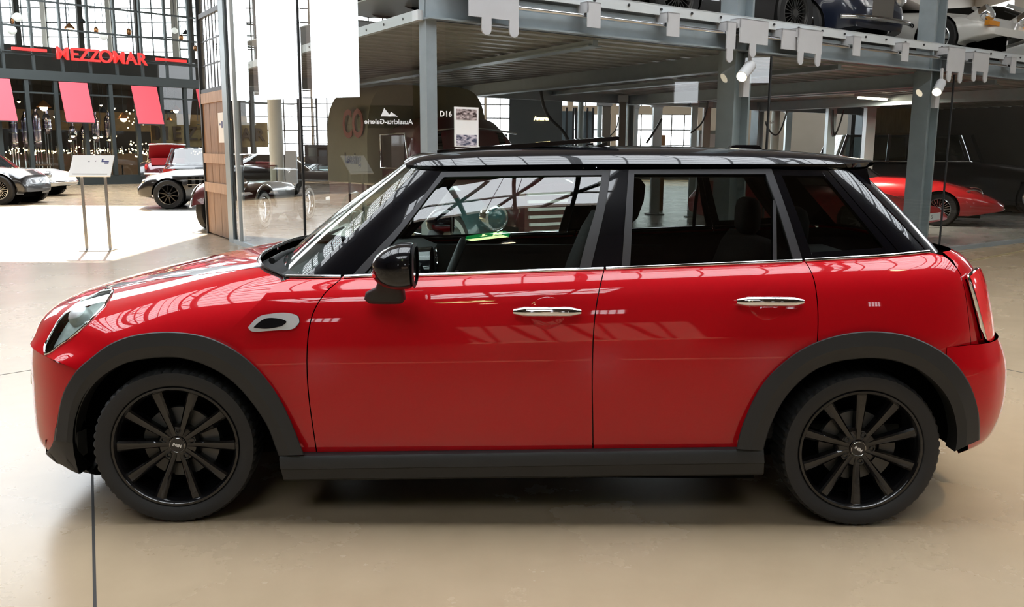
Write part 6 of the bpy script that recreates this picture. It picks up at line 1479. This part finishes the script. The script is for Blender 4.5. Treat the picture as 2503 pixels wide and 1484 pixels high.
# ---- hall lamps and exit sign above the aisle, found from their mirror images on the car
def mirror_ray(patch, px):
    uv = patch.px2uv([px]); P_ = patch.ev(uv)[0] + patch.org; n = (patch.nrm(uv) * patch.flip)[0]; d = P_ - EYEP; d /= np.linalg.norm(d); return P_, d - 2 * (d @ n) * n
M_glow = mat('warm_hall_lamp', (1, .85, .6), .5, emit=(1, .74, .42), es=30)
def hall_lamp(pos, lab, energy=0, aim=None):
    t = thing('hall_lamp', lab, 'lamp', tuple(pos))
    MB().lathe([(.05, .30), (.10, .26), (.20, .10), (.24, 0), (.22, 0), (.18, .09), (0, .2)], 20).obj('shade', M_dark, t, 40)
    MB().lathe([(0, .015), (.17, .015), (.17, .03), (0, .05)], 20).obj('bulb_disc', M_glow, t, 40)
    MB().tube([(0, 0, .28), (0, 0, ZR - pos[2])], .012, 6).obj('stem', M_dark, t)
    if energy:
        ld = bpy.data.lights.new('hall_lamp_light', 'SPOT'); ld.energy = energy; ld.color = (1, .78, .50); ld.spot_size = math.radians(34); ld.spot_blend = .8; ld.shadow_soft_size = .15
        lo = bpy.data.objects.new('hall_lamp_light', ld); C.objects.link(lo); lo.parent = t; lo.location = (0, 0, -.03); lo.rotation_euler = (Vector(aim) - Vector(pos)).to_track_quat('-Z', 'Y').to_euler()
for px, z_, lab in (((1195, 742), 5.5, 'warm hanging hall lamp over the aisle left of the exit sign'), ((2272, 752), 5.5, 'warm hanging hall lamp over the aisle towards the right wall')):
    P_, r_ = mirror_ray(pC, px); print('lamp', px, P_, r_)
    if r_[2] > .12:
        t_ = (z_ - P_[2]) / r_[2]; q_ = P_ + r_ * t_
        if q_[1] > YN + 1: hall_lamp(q_, lab)
rp = onz(2480, 1160)
hall_lamp((rp[0] + 1.4, rp[1] - 1.6, 5.2), 'warm hanging hall lamp shining on the floor behind the hatchback', 420, (rp[0] + .55, rp[1], 0))
P_, r_ = mirror_ray(pE, (1190, 582)); q_ = P_ + r_ * ((3.15 - P_[2]) / r_[2])
ex = thing('exit_sign', 'green emergency exit box sign hanging over the aisle with arrow and running figure', 'sign', tuple(q_), math.radians(180 + 14))
M_green = mat('exit_green', (.01, .30, .06), .4, emit=(.01, .42, .08), es=5); M_pale = mat('exit_lit_white', (.85, .95, .7), .4, emit=(.80, 1, .45), es=16)
MB().box(-.25, .25, -.12, .12, 0, .012).obj('lit_base', M_pale, ex)
MB().box(-.25, .25, -.125, -.12, .0, .17).box(-.25, .25, .12, .125, .0, .17).box(-.255, -.25, -.12, .12, 0, .17).box(.25, .255, -.12, .12, 0, .17).obj('green_face', M_green, ex)
MB().box(-.25, .25, -.12, .12, .17, .18).obj('cap', M_bracket, ex)
for y0, y1 in ((-.1275, -.125), (.125, .1275)):
    MB().prism([(-.02, .14), (.02, .14), (.02, .08), (.06, .08), (0, .03), (-.06, .08), (-.02, .08)], y0, y1, Matrix(((1, 0, 0, .02), (0, 0, 1, 0), (0, 1, 0, 0), (0, 0, 0, 1)))).obj('arrow', M_pale, ex)
    MB().box(-.23, -.11, y0, y1, .02, .15).obj('pictogram_panel', M_pale, ex)
    y2, y3 = (y0 - .0015, y0) if y0 < 0 else (y1, y1 + .0015)
    mb = MB(); ym = (y2 + y3) / 2
    mb.tube([(-.165, y2, .132), (-.165, y3, .132)], .011, 10)
    for a, b in (((-.17, .12), (-.175, .08)), ((-.175, .08), (-.15, .06)), ((-.15, .06), (-.15, .03)), ((-.175, .08), (-.195, .055)), ((-.195, .055), (-.215, .055)), ((-.17, .115), (-.14, .10)), ((-.17, .115), (-.20, .10))): mb.bar((a[0], ym, a[1]), (b[0], ym, b[1]), .012, .0015, (0, 1, 0))
    mb.obj('running_figure', M_green, ex)
for x in (-.2, .2): MB().tube([(x, 0, .18), (x, 0, ZR - q_[2])], .006, 6).obj('hanger', M_dark, ex)

# ---- lettered sign in the court, out of frame to the left; its mirror image shows in the glass side wall
Pg = onpl(950, 298, Lp(0, 0, .06), oL); d_ = (Pg - EYEP) / np.linalg.norm(Pg - EYEP); rg_ = d_ - 2 * (d_ @ oL) * oL
sp_ = Pg + rg_ * 12.0; xr = np.array([rg_[1], -rg_[0], 0]); xr /= np.linalg.norm(xr)
gs = thing('gallery_sign', 'hanging sign with white gallery lettering and a mountain emblem in the court', 'sign', tuple(sp_))
M_lit = mat('lit_lettering', (.95, .96, .95), .4, emit=(1, 1, 1), es=5)
Tg = frame((0, 0, 0), xr, (0, 0, 1))
text('lettering', 'Aussichts-Galerie', .15, M_lit, gs, Tg, .004, bold=.003)
MB().add([tuple(Tg @ Vector(q)) for q in ((-.05, .12, 0), (.17, .12, 0), (.09, .30, 0), (-.2, .12, 0), (.0, .12, 0), (-.06, .22, 0))], [(0, 1, 2), (3, 4, 5)]).obj('emblem', M_lit, gs)
MB().box(-.68, .68, -.14, .36, -.035, -.02, Tg).obj('board', M_dark, gs)
for u in (-.6, .6): MB().tube([tuple(Tg @ Vector((u, .36, -.03))), tuple(Tg @ Vector((u, ZR - sp_[2], -.03)))], .008, 6).obj('hanger', M_dark, gs)

# ---- lamps under the deck
for t_, s_, lab, en in ((11.3, 3.2, 'warm strip lamp under the deck above the long-nosed red car', 95),):
    q_ = Rp(t_, 2.40, 0, s_); dl = thing('deck_lamp', lab, 'lamp', tuple(q_), math.atan2(dR[1], dR[0]))
    MB().box(-.5, .5, -.06, .06, .0, .06).obj('housing', M_bracket, dl); MB().tube([(-.46, 0, -.02), (.46, 0, -.02)], .022, 8).obj('tube', mat('warm_lamp', (1, .9, .7), .5, emit=(1, .86, .62), es=9), dl, 60)
    ld = bpy.data.lights.new('deck_lamp_light', 'AREA'); ld.shape = 'RECTANGLE'; ld.size = .9; ld.size_y = .05; ld.energy = en; ld.color = (1, .90, .74)
    lo = bpy.data.objects.new('deck_lamp_light', ld); C.objects.link(lo); lo.parent = dl; lo.location = (0, 0, -.05)
